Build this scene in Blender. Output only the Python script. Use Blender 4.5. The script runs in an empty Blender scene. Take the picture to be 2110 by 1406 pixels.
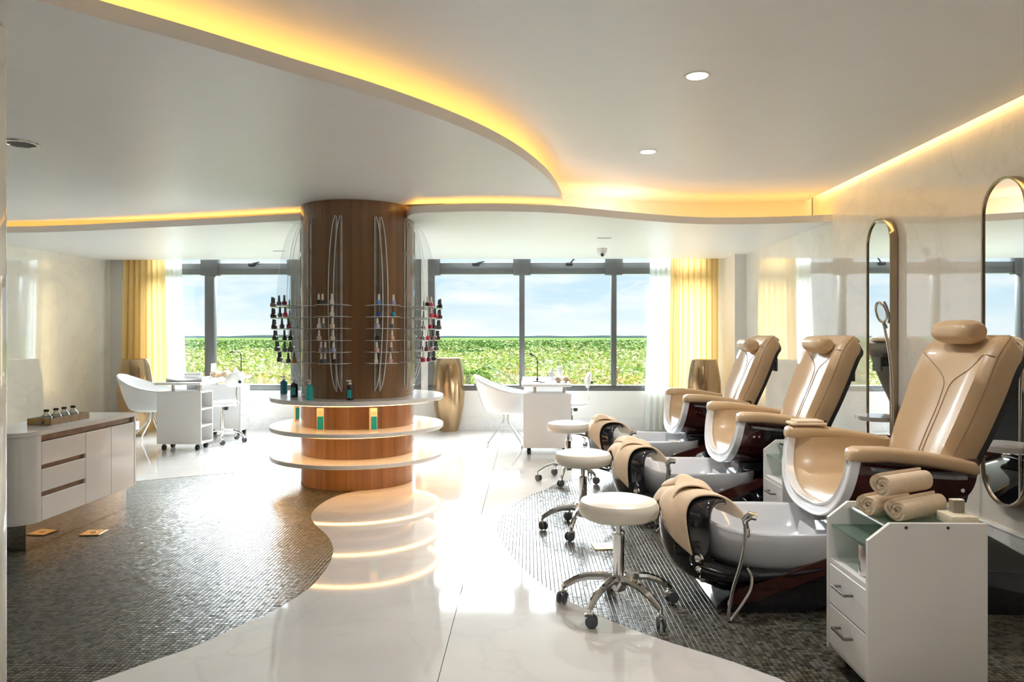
import bpy, bmesh, math, random
from mathutils import Vector, Matrix
from mathutils.geometry import tessellate_polygon

random.seed(7)
S = bpy.context.scene
C = S.collection
PI = math.pi
rad = math.radians

# ------------------------------------------------------------------ camera
FPX, EYE, UC, VH = 1500.0, 1.25, 1055.0, 693.0      # photo frame 2110 x 1406
YAW = math.atan2(33.0, FPX)
cam_d = bpy.data.cameras.new('camera')
cam_d.sensor_width = 36.0
cam_d.lens = 36.0 * FPX / 2110.0
cam_d.shift_y = -(703.0 - VH) / 2110.0
cam_d.clip_end = 5000
cam = bpy.data.objects.new('camera', cam_d)
cam.location = (0, 0, EYE)
cam.rotation_euler = (PI / 2, 0, YAW)
C.objects.link(cam)
S.camera = cam

# ------------------------------------------------------------------ view
S.view_settings.view_transform = 'Standard'
S.view_settings.look = 'None'
S.view_settings.gamma = 1.0
S.view_settings.use_curve_mapping = False
S.view_settings.exposure = 0.88
S.cycles.use_denoising = True
S.cycles.max_bounces = 10
S.cycles.diffuse_bounces = 6
S.cycles.glossy_bounces = 6
S.cycles.transmission_bounces = 8
S.cycles.transparent_max_bounces = 40
S.cycles.sample_clamp_indirect = 8.0
S.cycles.caustics_reflective = True
S.cycles.blur_glossy = 1.0
S.cycles.caustics_refractive = False

# ------------------------------------------------------------------ world: pale blue sky with soft low clouds
W = bpy.data.worlds.new('sky'); S.world = W; W.use_nodes = True
nt = W.node_tree; nt.nodes.clear()
def wn(t): return nt.nodes.new(t)
tc = wn('ShaderNodeTexCoord'); sp = wn('ShaderNodeSeparateXYZ')
nt.links.new(tc.outputs['Generated'], sp.inputs[0])
ramp = wn('ShaderNodeValToRGB')
nt.links.new(sp.outputs['Z'], ramp.inputs[0])
cr = ramp.color_ramp
cr.elements[0].position = 0.0; cr.elements[0].color = (0.86, 0.94, 0.98, 1)
cr.elements[1].position = 0.6; cr.elements[1].color = (0.22, 0.48, 0.90, 1)
e = cr.elements.new(0.06); e.color = (0.62, 0.81, 0.95, 1)
mp = wn('ShaderNodeMapping'); mp.inputs['Scale'].default_value = (7.0, 7.0, 34.0)
nt.links.new(tc.outputs['Generated'], mp.inputs[0])
nz = wn('ShaderNodeTexNoise'); nz.inputs['Scale'].default_value = 1.0
nz.inputs['Detail'].default_value = 6.0; nz.inputs['Roughness'].default_value = 0.6
nt.links.new(mp.outputs[0], nz.inputs['Vector'])
cl = wn('ShaderNodeValToRGB')
cl.color_ramp.elements[0].position = 0.42; cl.color_ramp.elements[0].color = (0, 0, 0, 1)
cl.color_ramp.elements[1].position = 0.66; cl.color_ramp.elements[1].color = (1, 1, 1, 1)
nt.links.new(nz.outputs[0], cl.inputs[0])
mx = wn('ShaderNodeMixRGB'); mx.inputs[2].default_value = (0.97, 0.99, 1.0, 1)
nt.links.new(cl.outputs[0], mx.inputs[0]); nt.links.new(ramp.outputs[0], mx.inputs[1])
bgn = wn('ShaderNodeBackground'); bgn.inputs['Strength'].default_value = 0.63
nt.links.new(mx.outputs[0], bgn.inputs['Color'])
wo = wn('ShaderNodeOutputWorld'); nt.links.new(bgn.outputs[0], wo.inputs[0])

# ------------------------------------------------------------------ daylight: broad soft lamp added on the window side, standing in for bright high sky
sd = bpy.data.lights.new('sky_fill', 'SUN'); sd.energy = 24.0; sd.angle = rad(62); sd.color = (0.90, 0.96, 1.0)
sky_fill = bpy.data.objects.new('sky_fill', sd); C.objects.link(sky_fill)
sky_fill.rotation_euler = (rad(-51), 0, rad(2))       # shines from beyond the windows into the room
sky_fill.location = (0, 30, 30)
DOWN_W = 11.0        # watts per downlight
LED = 8.5           # cove strips
SHELF_LED = 14.0

# ================================================================== helpers
def ray(u, v):
    a, b = (u - UC) / FPX, -(v - VH) / FPX
    c, s = math.cos(YAW), math.sin(YAW)
    return Vector((a * c - s, a * s + c, b))
def atz(u, v, z=0.0):
    d = ray(u, v); t = (z - EYE) / d.z
    return Vector((d.x * t, d.y * t, z))
def aty(u, v, y):
    d = ray(u, v); t = y / d.y
    return Vector((d.x * t, y, EYE + d.z * t))
def atx(u, v, x):
    d = ray(u, v); t = x / d.x
    return Vector((x, d.y * t, EYE + d.z * t))

MATS = {}
def mat(name, col, rough=0.5, metal=0.0, vary=0.04, scale=6.0, bump=0.0, bscale=60.0, coat=0.0, spec=0.5,
        col2=None, stretch=None, emit=None, estr=0.0, sheen=0.0, sss=0.0):
    if name in MATS: return MATS[name]
    m = bpy.data.materials.new(name); m.use_nodes = True
    t = m.node_tree; b = t.nodes['Principled BSDF']
    n = t.nodes.new('ShaderNodeTexNoise'); n.inputs['Scale'].default_value = scale; n.inputs['Detail'].default_value = 5
    co = t.nodes.new('ShaderNodeTexCoord')
    mpg = t.nodes.new('ShaderNodeMapping')
    if stretch: mpg.inputs['Scale'].default_value = stretch
    t.links.new(co.outputs['Object'], mpg.inputs[0]); t.links.new(mpg.outputs[0], n.inputs['Vector'])
    r = t.nodes.new('ShaderNodeValToRGB')
    c1 = tuple(max(0, c * (1 - vary)) for c in col); c2 = tuple(min(1, c * (1 + vary)) for c in (col2 or col))
    r.color_ramp.elements[0].position = 0.3; r.color_ramp.elements[1].position = 0.7
    r.color_ramp.elements[0].color = (*c1, 1); r.color_ramp.elements[1].color = (*c2, 1)
    t.links.new(n.outputs[0], r.inputs[0]); t.links.new(r.outputs[0], b.inputs['Base Color'])
    b.inputs['Roughness'].default_value = rough; b.inputs['Metallic'].default_value = metal
    b.inputs['Specular IOR Level'].default_value = spec
    b.inputs['Coat Weight'].default_value = coat; b.inputs['Coat Roughness'].default_value = 0.05
    if sheen: b.inputs['Sheen Weight'].default_value = sheen
    if bump:
        n2 = t.nodes.new('ShaderNodeTexNoise'); n2.inputs['Scale'].default_value = bscale; n2.inputs['Detail'].default_value = 4
        t.links.new(co.outputs['Object'], n2.inputs['Vector'])
        bp = t.nodes.new('ShaderNodeBump'); bp.inputs['Strength'].default_value = bump; bp.inputs['Distance'].default_value = 0.01
        t.links.new(n2.outputs[0], bp.inputs['Height']); t.links.new(bp.outputs[0], b.inputs['Normal'])
    if emit:
        b.inputs['Emission Color'].default_value = (*emit, 1); b.inputs['Emission Strength'].default_value = estr
    MATS[name] = m
    return m

def glow(name, col, strength):
    if name in MATS: return MATS[name]
    m = bpy.data.materials.new(name); m.use_nodes = True
    t = m.node_tree; t.nodes.clear()
    e = t.nodes.new('ShaderNodeEmission'); e.inputs[0].default_value = (*col, 1); e.inputs[1].default_value = strength
    o = t.nodes.new('ShaderNodeOutputMaterial'); t.links.new(e.outputs[0], o.inputs[0])
    MATS[name] = m; return m

def clear(name, tint=(1, 1, 1), refl=0.06, rough=0.02, body=0.0, bodycol=(.9, .95, .95)):
    """thin clear sheet: transparent + fresnel gloss (+ a little body colour)"""
    if name in MATS: return MATS[name]
    m = bpy.data.materials.new(name); m.use_nodes = True
    t = m.node_tree; t.nodes.clear()
    tr = t.nodes.new('ShaderNodeBsdfTransparent'); tr.inputs[0].default_value = (*tint, 1)
    gl = t.nodes.new('ShaderNodeBsdfGlossy'); gl.inputs['Roughness'].default_value = rough
    lw = t.nodes.new('ShaderNodeLayerWeight'); lw.inputs[0].default_value = 0.25
    ml = t.nodes.new('ShaderNodeMath'); ml.operation = 'MULTIPLY_ADD'; ml.inputs[1].default_value = 0.6; ml.inputs[2].default_value = refl
    t.links.new(lw.outputs['Fresnel'], ml.inputs[0])
    mixn = t.nodes.new('ShaderNodeMixShader')
    t.links.new(ml.outputs[0], mixn.inputs[0]); 
    src = tr.outputs[0]
    if body:
        df = t.nodes.new('ShaderNodeBsdfDiffuse'); df.inputs[0].default_value = (*bodycol, 1)
        mb = t.nodes.new('ShaderNodeMixShader'); mb.inputs[0].default_value = body
        t.links.new(tr.outputs[0], mb.inputs[1]); t.links.new(df.outputs[0], mb.inputs[2]); src = mb.outputs[0]
    t.links.new(src, mixn.inputs[1]); t.links.new(gl.outputs[0], mixn.inputs[2])
    o = t.nodes.new('ShaderNodeOutputMaterial'); t.links.new(mixn.outputs[0], o.inputs[0])
    MATS[name] = m; return m

def cloth_thin(name, col, trans=0.5, see=0.0):
    if name in MATS: return MATS[name]
    m = bpy.data.materials.new(name); m.use_nodes = True
    t = m.node_tree; t.nodes.clear()
    co = t.nodes.new('ShaderNodeTexCoord'); n = t.nodes.new('ShaderNodeTexNoise'); n.inputs['Scale'].default_value = 9
    mpg = t.nodes.new('ShaderNodeMapping'); mpg.inputs['Scale'].default_value = (3, 3, .3)
    t.links.new(co.outputs['Object'], mpg.inputs[0]); t.links.new(mpg.outputs[0], n.inputs[0])
    r = t.nodes.new('ShaderNodeValToRGB')
    r.color_ramp.elements[0].color = (*[c * .93 for c in col], 1); r.color_ramp.elements[1].color = (*col, 1)
    t.links.new(n.outputs[0], r.inputs[0])
    d = t.nodes.new('ShaderNodeBsdfDiffuse'); tl = t.nodes.new('ShaderNodeBsdfTranslucent')
    t.links.new(r.outputs[0], d.inputs[0]); t.links.new(r.outputs[0], tl.inputs[0])
    a = t.nodes.new('ShaderNodeMixShader'); a.inputs[0].default_value = trans
    t.links.new(d.outputs[0], a.inputs[1]); t.links.new(tl.outputs[0], a.inputs[2])
    src = a
    if see:
        tr = t.nodes.new('ShaderNodeBsdfTransparent'); b = t.nodes.new('ShaderNodeMixShader'); b.inputs[0].default_value = see
        t.links.new(a.outputs[0], b.inputs[1]); t.links.new(tr.outputs[0], b.inputs[2]); src = b
    o = t.nodes.new('ShaderNodeOutputMaterial'); t.links.new(src.outputs[0], o.inputs[0])
    MATS[name] = m; return m

def marble(name, col, vein, rough, vscale=1.3, vamt=0.25, coat=0.0):
    if name in MATS: return MATS[name]
    m = bpy.data.materials.new(name); m.use_nodes = True
    t = m.node_tree; b = t.nodes['Principled BSDF']
    co = t.nodes.new('ShaderNodeTexCoord')
    n1 = t.nodes.new('ShaderNodeTexNoise'); n1.inputs['Scale'].default_value = vscale; n1.inputs['Detail'].default_value = 8; n1.inputs['Distortion'].default_value = 1.6
    t.links.new(co.outputs['Object'], n1.inputs['Vector'])
    r1 = t.nodes.new('ShaderNodeValToRGB'); rr = r1.color_ramp
    rr.elements[0].position = .475; rr.elements[0].color = (0, 0, 0, 1)
    rr.elements[1].position = .525; rr.elements[1].color = (0, 0, 0, 1)
    k = rr.elements.new(.5); k.color = (1, 1, 1, 1)
    t.links.new(n1.outputs[0], r1.inputs[0])
    n2 = t.nodes.new('ShaderNodeTexNoise'); n2.inputs['Scale'].default_value = vscale * 2.3; n2.inputs['Detail'].default_value = 4
    t.links.new(co.outputs['Object'], n2.inputs['Vector'])
    r2 = t.nodes.new('ShaderNodeValToRGB')
    r2.color_ramp.elements[0].position = .35; r2.color_ramp.elements[0].color = (*[c * .93 for c in col], 1)
    r2.color_ramp.elements[1].position = .65; r2.color_ramp.elements[1].color = (*col, 1)
    t.links.new(n2.outputs[0], r2.inputs[0])
    mu = t.nodes.new('ShaderNodeMath'); mu.operation = 'MULTIPLY'; mu.inputs[1].default_value = vamt
    n3 = t.nodes.new('ShaderNodeTexNoise'); n3.inputs['Scale'].default_value = vscale * .9
    t.links.new(co.outputs['Object'], n3.inputs['Vector'])
    mu2 = t.nodes.new('ShaderNodeMath'); mu2.operation = 'MULTIPLY'
    t.links.new(r1.outputs[0], mu2.inputs[0]); t.links.new(n3.outputs[0], mu2.inputs[1])
    t.links.new(mu2.outputs[0], mu.inputs[0])
    mxx = t.nodes.new('ShaderNodeMixRGB'); mxx.inputs[2].default_value = (*vein, 1)
    t.links.new(mu.outputs[0], mxx.inputs[0]); t.links.new(r2.outputs[0], mxx.inputs[1])
    t.links.new(mxx.outputs[0], b.inputs['Base Color'])
    b.inputs['Roughness'].default_value = rough; b.inputs['Coat Weight'].default_value = coat; b.inputs['Coat Roughness'].default_value = .02; b.inputs['Coat IOR'].default_value = 1.7
    MATS[name] = m; return m

def wood(name, c1, c2, rough=0.3, scale=(22, 22, .8), coat=0.3):
    if name in MATS: return MATS[name]
    m = mat(name, c1, rough, vary=0.1, scale=1.2, col2=c2, stretch=scale, coat=coat)
    return m

# ---- mesh builder
class MB:
    def __init__(s): s.v = []; s.f = []; s.mi = []
    def add(s, vs, fs, mi=0, M=None):
        o = len(s.v)
        s.v += [tuple(M @ Vector(p)) if M is not None else tuple(p) for p in vs]
        s.f += [tuple(i + o for i in f) for f in fs]; s.mi += [mi] * len(fs)
        return s
    def box(s, x0, x1, y0, y1, z0, z1, mi=0, M=None):
        v = [(x0, y0, z0), (x1, y0, z0), (x1, y1, z0), (x0, y1, z0), (x0, y0, z1), (x1, y0, z1), (x1, y1, z1), (x0, y1, z1)]
        f = [(0, 3, 2, 1), (4, 5, 6, 7), (0, 1, 5, 4), (1, 2, 6, 5), (2, 3, 7, 6), (3, 0, 4, 7)]
        return s.add(v, f, mi, M)
    def rbox(s, x0, x1, y0, y1, z0, z1, r=0.01, seg=2, mi=0, M=None):
        bm = bmesh.new()
        bmesh.ops.create_cube(bm, size=1)
        for v in bm.verts:
            v.co = ((x0 + x1) / 2 + v.co.x * (x1 - x0), (y0 + y1) / 2 + v.co.y * (y1 - y0), (z0 + z1) / 2 + v.co.z * (z1 - z0))
        r = min(r, .49 * min(x1 - x0, y1 - y0, z1 - z0))
        bmesh.ops.bevel(bm, geom=bm.edges[:], offset=r, segments=seg, profile=.5, affect='EDGES')
        bm.verts.index_update()
        s.add([v.co[:] for v in bm.verts], [[v.index for v in f.verts] for f in bm.faces], mi, M); bm.free()
        return s
    def loft(s, rings, cap=True, closed=True, mi=0, M=None, cap0=None, cap1=None):
        n = len(rings[0]); vs = [p for r in rings for p in r]; fs = []
        for k in range(len(rings) - 1):
            for i in range(n if closed else n - 1):
                j = (i + 1) % n
                fs.append((k * n + i, k * n + j, (k + 1) * n + j, (k + 1) * n + i))
        if (cap if cap0 is None else cap0): fs.append(tuple(range(n - 1, -1, -1)))
        if (cap if cap1 is None else cap1): fs.append(tuple((len(rings) - 1) * n + i for i in range(n)))
        return s.add(vs, fs, mi, M)
    def lathe(s, prof, n=24, c=(0, 0, 0), mi=0, M=None, cap=True, a0=0.0):
        rings = [[(c[0] + r * math.cos(a0 + 2 * PI * i / n), c[1] + r * math.sin(a0 + 2 * PI * i / n), c[2] + z) for i in range(n)] for r, z in prof]
        return s.loft(rings, cap=cap, mi=mi, M=M)
    def cyl(s, c, r, z0, z1, n=20, mi=0, M=None): return s.lathe([(r, z0), (r, z1)], n, c, mi, M)
    def tube(s, pts, r, n=8, mi=0, M=None, cap=True, flat=1.0):
        P = [Vector(p) for p in pts]; rings = []; up = None
        for i, p in enumerate(P):
            d = (P[min(i + 1, len(P) - 1)] - P[max(i - 1, 0)]).normalized()
            if up is None:
                up = Vector((0, 0, 1)) if abs(d.z) < .9 else Vector((0, 1, 0))
            a = d.cross(up)
            if a.length < 1e-4: a = d.orthogonal()
            a.normalize(); b = a.cross(d).normalized(); up = b
            rr = r[i] if isinstance(r, (list, tuple)) else r
            rings.append([tuple(p + a * rr * math.cos(2 * PI * k / n) + b * rr * flat * math.sin(2 * PI * k / n)) for k in range(n)])
        return s.loft(rings, cap=cap, mi=mi, M=M)
    def prism(s, poly, z0, z1, mi=0, M=None, holes=()):
        loops = [list(poly)] + [list(h) for h in holes]
        tess = tessellate_polygon([[Vector((p[0], p[1], 0)) for p in l] for l in loops])
        flat = [p for l in loops for p in l]; n = len(flat)
        v = [(p[0], p[1], z0) for p in flat] + [(p[0], p[1], z1) for p in flat]
        fs = []
        for a, b, c in tess:
            A, B, Cc = flat[a], flat[b], flat[c]
            if (B[0] - A[0]) * (Cc[1] - A[1]) - (B[1] - A[1]) * (Cc[0] - A[0]) < 0: b, c = c, b
            fs.append((a + n, b + n, c + n)); fs.append((a, c, b))
        o = 0
        for l in loops:
            k = len(l)
            ar = sum(l[i][0] * l[(i + 1) % k][1] - l[(i + 1) % k][0] * l[i][1] for i in range(k))
            for i in range(k):
                j = (i + 1) % k
                q = (o + i, o + j, o + j + n, o + i + n)
                fs.append(q if (ar > 0) == (o == 0) else q[::-1])
            o += k
        return s.add(v, fs, mi, M)
    def grid(s, fn, nu, nv, mi=0, M=None):
        v = [fn(i / nu, j / nv) for j in range(nv + 1) for i in range(nu + 1)]
        f = [(j * (nu + 1) + i, j * (nu + 1) + i + 1, (j + 1) * (nu + 1) + i + 1, (j + 1) * (nu + 1) + i) for j in range(nv) for i in range(nu)]
        return s.add(v, f, mi, M)
    def sphere(s, c, r, n=14, m=8, mi=0, M=None, sq=(1, 1, 1)):
        prof = [(max(1e-4, math.sin(PI * k / m)) * r, -math.cos(PI * k / m) * r) for k in range(m + 1)]
        rings = [[(c[0] + q * sq[0] * math.cos(2 * PI * i / n), c[1] + q * sq[1] * math.sin(2 * PI * i / n), c[2] + z * sq[2]) for i in range(n)] for q, z in prof]
        return s.loft(rings, mi=mi, M=M)
    def build(s, name, mats, parent=None, smooth=True, angle=35, sub=0, solid=0.0, fix=False):
        me = bpy.data.meshes.new(name); me.from_pydata(s.v, [], s.f)
        if not isinstance(mats, (list, tuple)): mats = [mats]
        for m in mats: me.materials.append(m)
        if len(mats) > 1: me.polygons.foreach_set('material_index', s.mi)
        if fix:
            bm = bmesh.new(); bm.from_mesh(me); bmesh.ops.remove_doubles(bm, verts=bm.verts, dist=1e-5)
            bmesh.ops.recalc_face_normals(bm, faces=bm.faces); bm.to_mesh(me); bm.free()
        if smooth:
            me.polygons.foreach_set('use_smooth', [True] * len(me.polygons))
            if not sub: me.set_sharp_from_angle(angle=rad(angle))
        me.update()
        o = bpy.data.objects.new(name, me); C.objects.link(o)
        if parent is not None: o.parent = parent
        if solid:
            md = o.modifiers.new('thickness', 'SOLIDIFY'); md.thickness = solid; md.offset = 0
        if sub:
            md = o.modifiers.new('round', 'SUBSURF'); md.levels = sub; md.render_levels = sub
        return o

def tag(o, label=None, cat=None, group=None, kind=None):
    if label: o['label'] = label
    if cat: o['category'] = cat
    if group: o['group'] = group
    if kind: o['kind'] = kind
    return o
def thing(name, label, cat, loc=(0, 0, 0), rz=0.0, group=None):
    o = bpy.data.objects.new(name, None); C.objects.link(o)
    o.empty_display_size = .1; o.location = loc; o.rotation_euler = (0, 0, rz)
    return tag(o, label, cat, group)
def struct(o): o['kind'] = 'structure'; return o
def sempty(name):
    o = bpy.data.objects.new(name, None); C.objects.link(o); o['kind'] = 'structure'; return o
def copy_tree(o, parent=None):
    c = o.copy(); C.objects.link(c); c.parent = parent
    for ch in list(o.children): copy_tree(ch, c)
    return c
def dup(o, loc, rz=None, label=None, group=None):
    c = copy_tree(o); c.location = loc
    if rz is not None: c.rotation_euler = (0, 0, rz)
    if label: c['label'] = label
    if group: c['group'] = group
    return c
def cat_rom(pts, n=6, closed=False):
    P = [Vector(p) for p in pts]; out = []; m = len(P)
    rng = range(m if closed else m - 1)
    for i in rng:
        if closed: a, b, c, d = P[(i - 1) % m], P[i], P[(i + 1) % m], P[(i + 2) % m]
        else: a, b, c, d = P[max(i - 1, 0)], P[i], P[i + 1], P[min(i + 2, m - 1)]
        for k in range(n):
            t = k / n
            out.append(.5 * ((2 * b) + (c - a) * t + (2 * a - 5 * b + 4 * c - d) * t * t + (3 * b - a - 3 * c + d) * t ** 3))
    if not closed: out.append(P[-1])
    return out
def offset2(pts, d):
    """offset an open polyline to its left by d"""
    out = []
    for i, p in enumerate(pts):
        a = pts[max(i - 1, 0)]; b = pts[min(i + 1, len(pts) - 1)]
        t = Vector((b[0] - a[0], b[1] - a[1])); t.normalize()
        out.append(Vector((p[0] - t.y * d, p[1] + t.x * d, 0)))
    return out
def band(pts, z0, z1, th):
    """upright strip of thickness th (to the left) along an open polyline"""
    q = offset2(pts, th); m = MB()
    rings = [[(a[0], a[1], z0), (a[0], a[1], z1), (b[0], b[1], z1), (b[0], b[1], z0)] for a, b in zip(pts, q)]
    return m.loft(rings)

# ================================================================== materials
M_floor = marble('polished_cream_marble', (.68, .665, .645), (.45, .42, .40), .05, 1.1, .35)
M_wallm = marble('polished_ivory_marble', (.90, .86, .77), (.60, .53, .48), .05, 1.6, .35, coat=1.0)
M_base = marble('white_marble', (.80, .80, .80), (.45, .46, .5), .12, 2.6, .5)
M_paint = mat('white_ceiling_paint', (.865, .88, .89), .42, vary=.01)
M_plaster = mat('white_plaster', (.82, .80, .76), .5, vary=.015)
M_frame = mat('grey_aluminium', (.135, .14, .138), .35, metal=.3, vary=.05)
M_glass = clear('window_glass', (.97, .985, .98), .012, .0)
M_white = mat('white_lacquer', (.83, .83, .83), .12, vary=.01, coat=.4)
M_whitem = mat('white_laminate', (.78, .775, .77), .35, vary=.015)
M_quartz = mat('white_quartz', (.80, .79, .77), .12, vary=.03, scale=30)
M_col = wood('walnut_veneer', (.20, .100, .045), (.26, .135, .062), .26, (14, 14, .35), .35)
M_brown = wood('brown_wood', (.16, .085, .045), (.22, .12, .07), .35, (2, 14, 14), .2)
M_traywood = wood('tray_wood', (.30, .20, .11), (.38, .26, .15), .4, (2, 20, 20), .1)
M_chrome = mat('chrome', (.80, .80, .80), .08, metal=1.0, vary=.01)
M_steel = mat('brushed_steel', (.62, .60, .58), .22, metal=1.0, vary=.03)
M_mirror = mat('mirror_glass', (.92, .94, .94), .0, metal=1.0, vary=.0)
M_plinth = mat('polished_steel_plinth', (.62, .60, .58), .06, metal=1.0, vary=.02)
M_bronze = mat('bronze_glaze', (.43, .29, .16), .17, metal=.85, vary=.12, scale=3)
M_brass = mat('bronze_frame', (.42, .34, .25), .25, metal=.9, vary=.05)
M_black = mat('black_plastic', (.015, .015, .017), .3, vary=.1)
M_blackg = mat('black_gloss', (.010, .010, .014), .08, vary=.05, coat=.5)
M_rubber = mat('grey_rubber', (.09, .10, .11), .5, vary=.08)
M_tan = mat('tan_leather', (.52, .365, .215), .36, vary=.04, bump=.05, bscale=220, coat=.12)
M_cream = mat('cream_vinyl', (.80, .74, .65), .30, vary=.02, coat=.15)
M_seam = mat('seam_thread', (.28, .20, .13), .6)
M_cherry = wood('dark_cherry_gloss', (.045, .009, .009), (.075, .016, .014), .10, (2, 16, 16), .6)
M_silver = mat('pearl_silver', (.70, .72, .76), .08, metal=.12, vary=.02, coat=.6)
M_rim = mat('pearl_white', (.82, .84, .87), .12, metal=.1, vary=.01, coat=.5)
M_towel = mat('peach_terry', (.90, .69, .48), .9, vary=.06, scale=25, bump=.5, bscale=420, sheen=.3)
M_towel2 = mat('cream_terry', (.90, .71, .50), .9, vary=.06, scale=25, bump=.6, bscale=420, sheen=.3)
M_acryl = clear('clear_acrylic', (.985, .99, .99), .015, .02, .012)
M_acryle = mat('acrylic_edge', (.80, .82, .82), .2, vary=.02)
M_teal = mat('teal_plastic', (.02, .36, .38), .25, vary=.05, coat=.3)
M_amber = mat('dark_amber_glass', (.02, .012, .012), .08, vary=.1, coat=.5)
M_pump = mat('white_plastic', (.80, .79, .77), .3, vary=.01)
M_card = mat('ivory_carton', (.80, .66, .48), .5, vary=.02)
M_yellow = cloth_thin('yellow_curtain_cloth', (.88, .66, .30), .38)
M_sheer = cloth_thin('white_sheer_cloth', (.90, .93, .92), .42, .22)
M_led = glow('warm_led', (1.0, .50, .10), LED)
M_led3 = glow('wall_slot_led', (1.0, .60, .22), LED * 2.2)
M_led2 = glow('shelf_led', (1.0, .52, .16), SHELF_LED)
M_lens = glow('downlight_lens', (1.0, .86, .66), 5.0)

# ================================================================== the setting
XL, XR, YB, YN = -5.65, 2.66, 9.72, -3.5
ZC, ZS, ZI = 2.52, 2.25, 2.355        # upper ceiling, window soffit, ceiling island
JOINT = -0.327

# ---- floor: dark bed, two marble slabs with curved cut-outs, glass mosaic in the cut-outs
def px_poly(pts, n=5):
    return [(p.x, p.y) for p in cat_rom([atz(u, v) for u, v in pts], n)]
ml = px_poly([(268, 993), (400, 981), (516, 973), (620, 968), (700, 966)], 4)
ml += [(-1.15, 6.3), (-1.25, 5.95)]
ml += px_poly([(736, 1012), (692, 1023), (657, 1042), (641, 1063), (649, 1080.5), (673, 1103), (684, 1122), (686.5, 1137.6),
               (679.5, 1160), (660.5, 1188), (635, 1214), (587.6, 1245), (540, 1272.4), (512, 1281), (409.5, 1329), (307, 1365),
               (205, 1401), (100, 1432), (0, 1458)], 5)
ml += [(-2.3, 2.25), (-3.2, 2.15), (-4.4, 2.4), (-5.0, 3.6), (-5.0, 5.2), (-4.2, 5.85)]
mr = px_poly([(1400, 951), (1258, 973), (1196.5, 985), (1149, 996.5), (1126.7, 1007.6), (1079, 1028), (1044, 1052), (1027, 1076),
              (1023.7, 1093), (1033, 1118.6), (1063, 1156.6), (1095, 1188), (1142.6, 1222), (1247, 1275), (1364.5, 1319),
              (1475, 1353), (1532, 1372), (1589, 1393), (1620, 1406), (1800, 1500)], 5)
mr += [(1.55, 1.95), (2.655, 1.80), (2.655, 7.85)]
fl = MB().box(XL - .3, XR + .3, YN - .3, YB + .3, -.10, -.012).build('floor', mat('grey_grout', (.19, .185, .17), .7, vary=.1), smooth=False)
struct(fl)
MB().prism([(XL, YN), (JOINT - .0016, YN), (JOINT - .0016, YB), (XL, YB)], -.011, 0, holes=[ml]).build('marble_slab', M_floor, fl, smooth=False)
MB().prism([(JOINT + .0016, YN), (XR, YN), (XR, YB), (JOINT + .0016, YB)], -.011, 0, holes=[mr]).build('marble_slab', M_floor, fl, smooth=False)

def tile_mat():
    m = bpy.data.materials.new('glass_mosaic'); m.use_nodes = True
    t = m.node_tree; b = t.nodes['Principled BSDF']
    g = t.nodes.new('ShaderNodeNewGeometry'); oi = t.nodes.new('ShaderNodeObjectInfo')
    ad = t.nodes.new('ShaderNodeMath'); ad.operation = 'ADD'
    t.links.new(g.outputs['Random Per Island'], ad.inputs[0]); t.links.new(oi.outputs['Random'], ad.inputs[1])
    fr = t.nodes.new('ShaderNodeMath'); fr.operation = 'FRACT'; t.links.new(ad.outputs[0], fr.inputs[0])
    r = t.nodes.new('ShaderNodeValToRGB'); cr = r.color_ramp
    cols = [(0, (.022, .020, .015)), (.25, (.055, .048, .032)), (.5, (.095, .085, .06)), (.75, (.14, .135, .105)), (1, (.07, .075, .075))]
    cr.elements[0].color = (*cols[0][1], 1); cr.elements[1].color = (*cols[-1][1], 1)
    for p, c in cols[1:-1]:
        e = cr.elements.new(p); e.color = (*c, 1)
    t.links.new(fr.outputs[0], r.inputs[0]); t.links.new(r.outputs[0], b.inputs['Base Color'])
    b.inputs['Roughness'].default_value = .30; b.inputs['Metallic'].default_value = .05
    b.inputs['Coat Weight'].default_value = .0; b.inputs['Specular IOR Level'].default_value = .30; b.inputs['Coat Roughness'].default_value = .2
    return m
M_tile = tile_mat()
PITCH, TS = .0205, .0182
def inside(p, poly):
    x, y = p; c = False; j = len(poly) - 1
    for i in range(len(poly)):
        xi, yi = poly[i]; xj, yj = poly[j]
        if (yi > y) != (yj > y) and x < (xj - xi) * (y - yi) / (yj - yi) + xi: c = not c
        j = i
    return c
def scan(poly, grow):
    """tile centres inside the polygon, row by row"""
    out = []; ys = [p[1] for p in poly]
    y = min(ys) - grow; row = 0
    while y < max(ys) + grow:
        xs = []
        for i in range(len(poly)):
            (xa, ya), (xb, yb) = poly[i - 1], poly[i]
            if (ya > y) != (yb > y): xs.append(xa + (xb - xa) * (y - ya) / (yb - ya))
        xs.sort()
        for a, b in zip(xs[::2], xs[1::2]):
            k0 = math.ceil((a - grow) / PITCH); k1 = math.floor((b + grow) / PITCH)
            for k in range(k0, k1 + 1): out.append((k * PITCH, y))
        y += PITCH; row += 1
    return out
one = MB(); h = TS / 2
one.loft([[(-h, -h, -.006), (h, -h, -.006), (h, h, -.006), (-h, h, -.006)], [(-h, -h, -.0008), (h, -h, -.0008), (h, h, -.0008), (-h, h, -.0008)],
          [(-h + .0012, -h + .0012, 0), (h - .0012, -h + .0012, 0), (h - .0012, h - .0012, 0), (-h + .0012, h - .0012, 0)]], cap0=False)
tile_me = bpy.data.meshes.new('mosaic_tile'); tile_me.from_pydata(one.v, [], one.f); tile_me.materials.append(M_tile)
def in_view(x, y):
    c, s = math.cos(YAW), math.sin(YAW)
    xc, yc = x * c + y * s, -x * s + y * c
    if yc < .5: return False
    u = UC + FPX * xc / yc; v = VH + FPX * EYE / yc
    return 20 < u < 2100 and v < 1404
rnd = random.Random(3)
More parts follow.
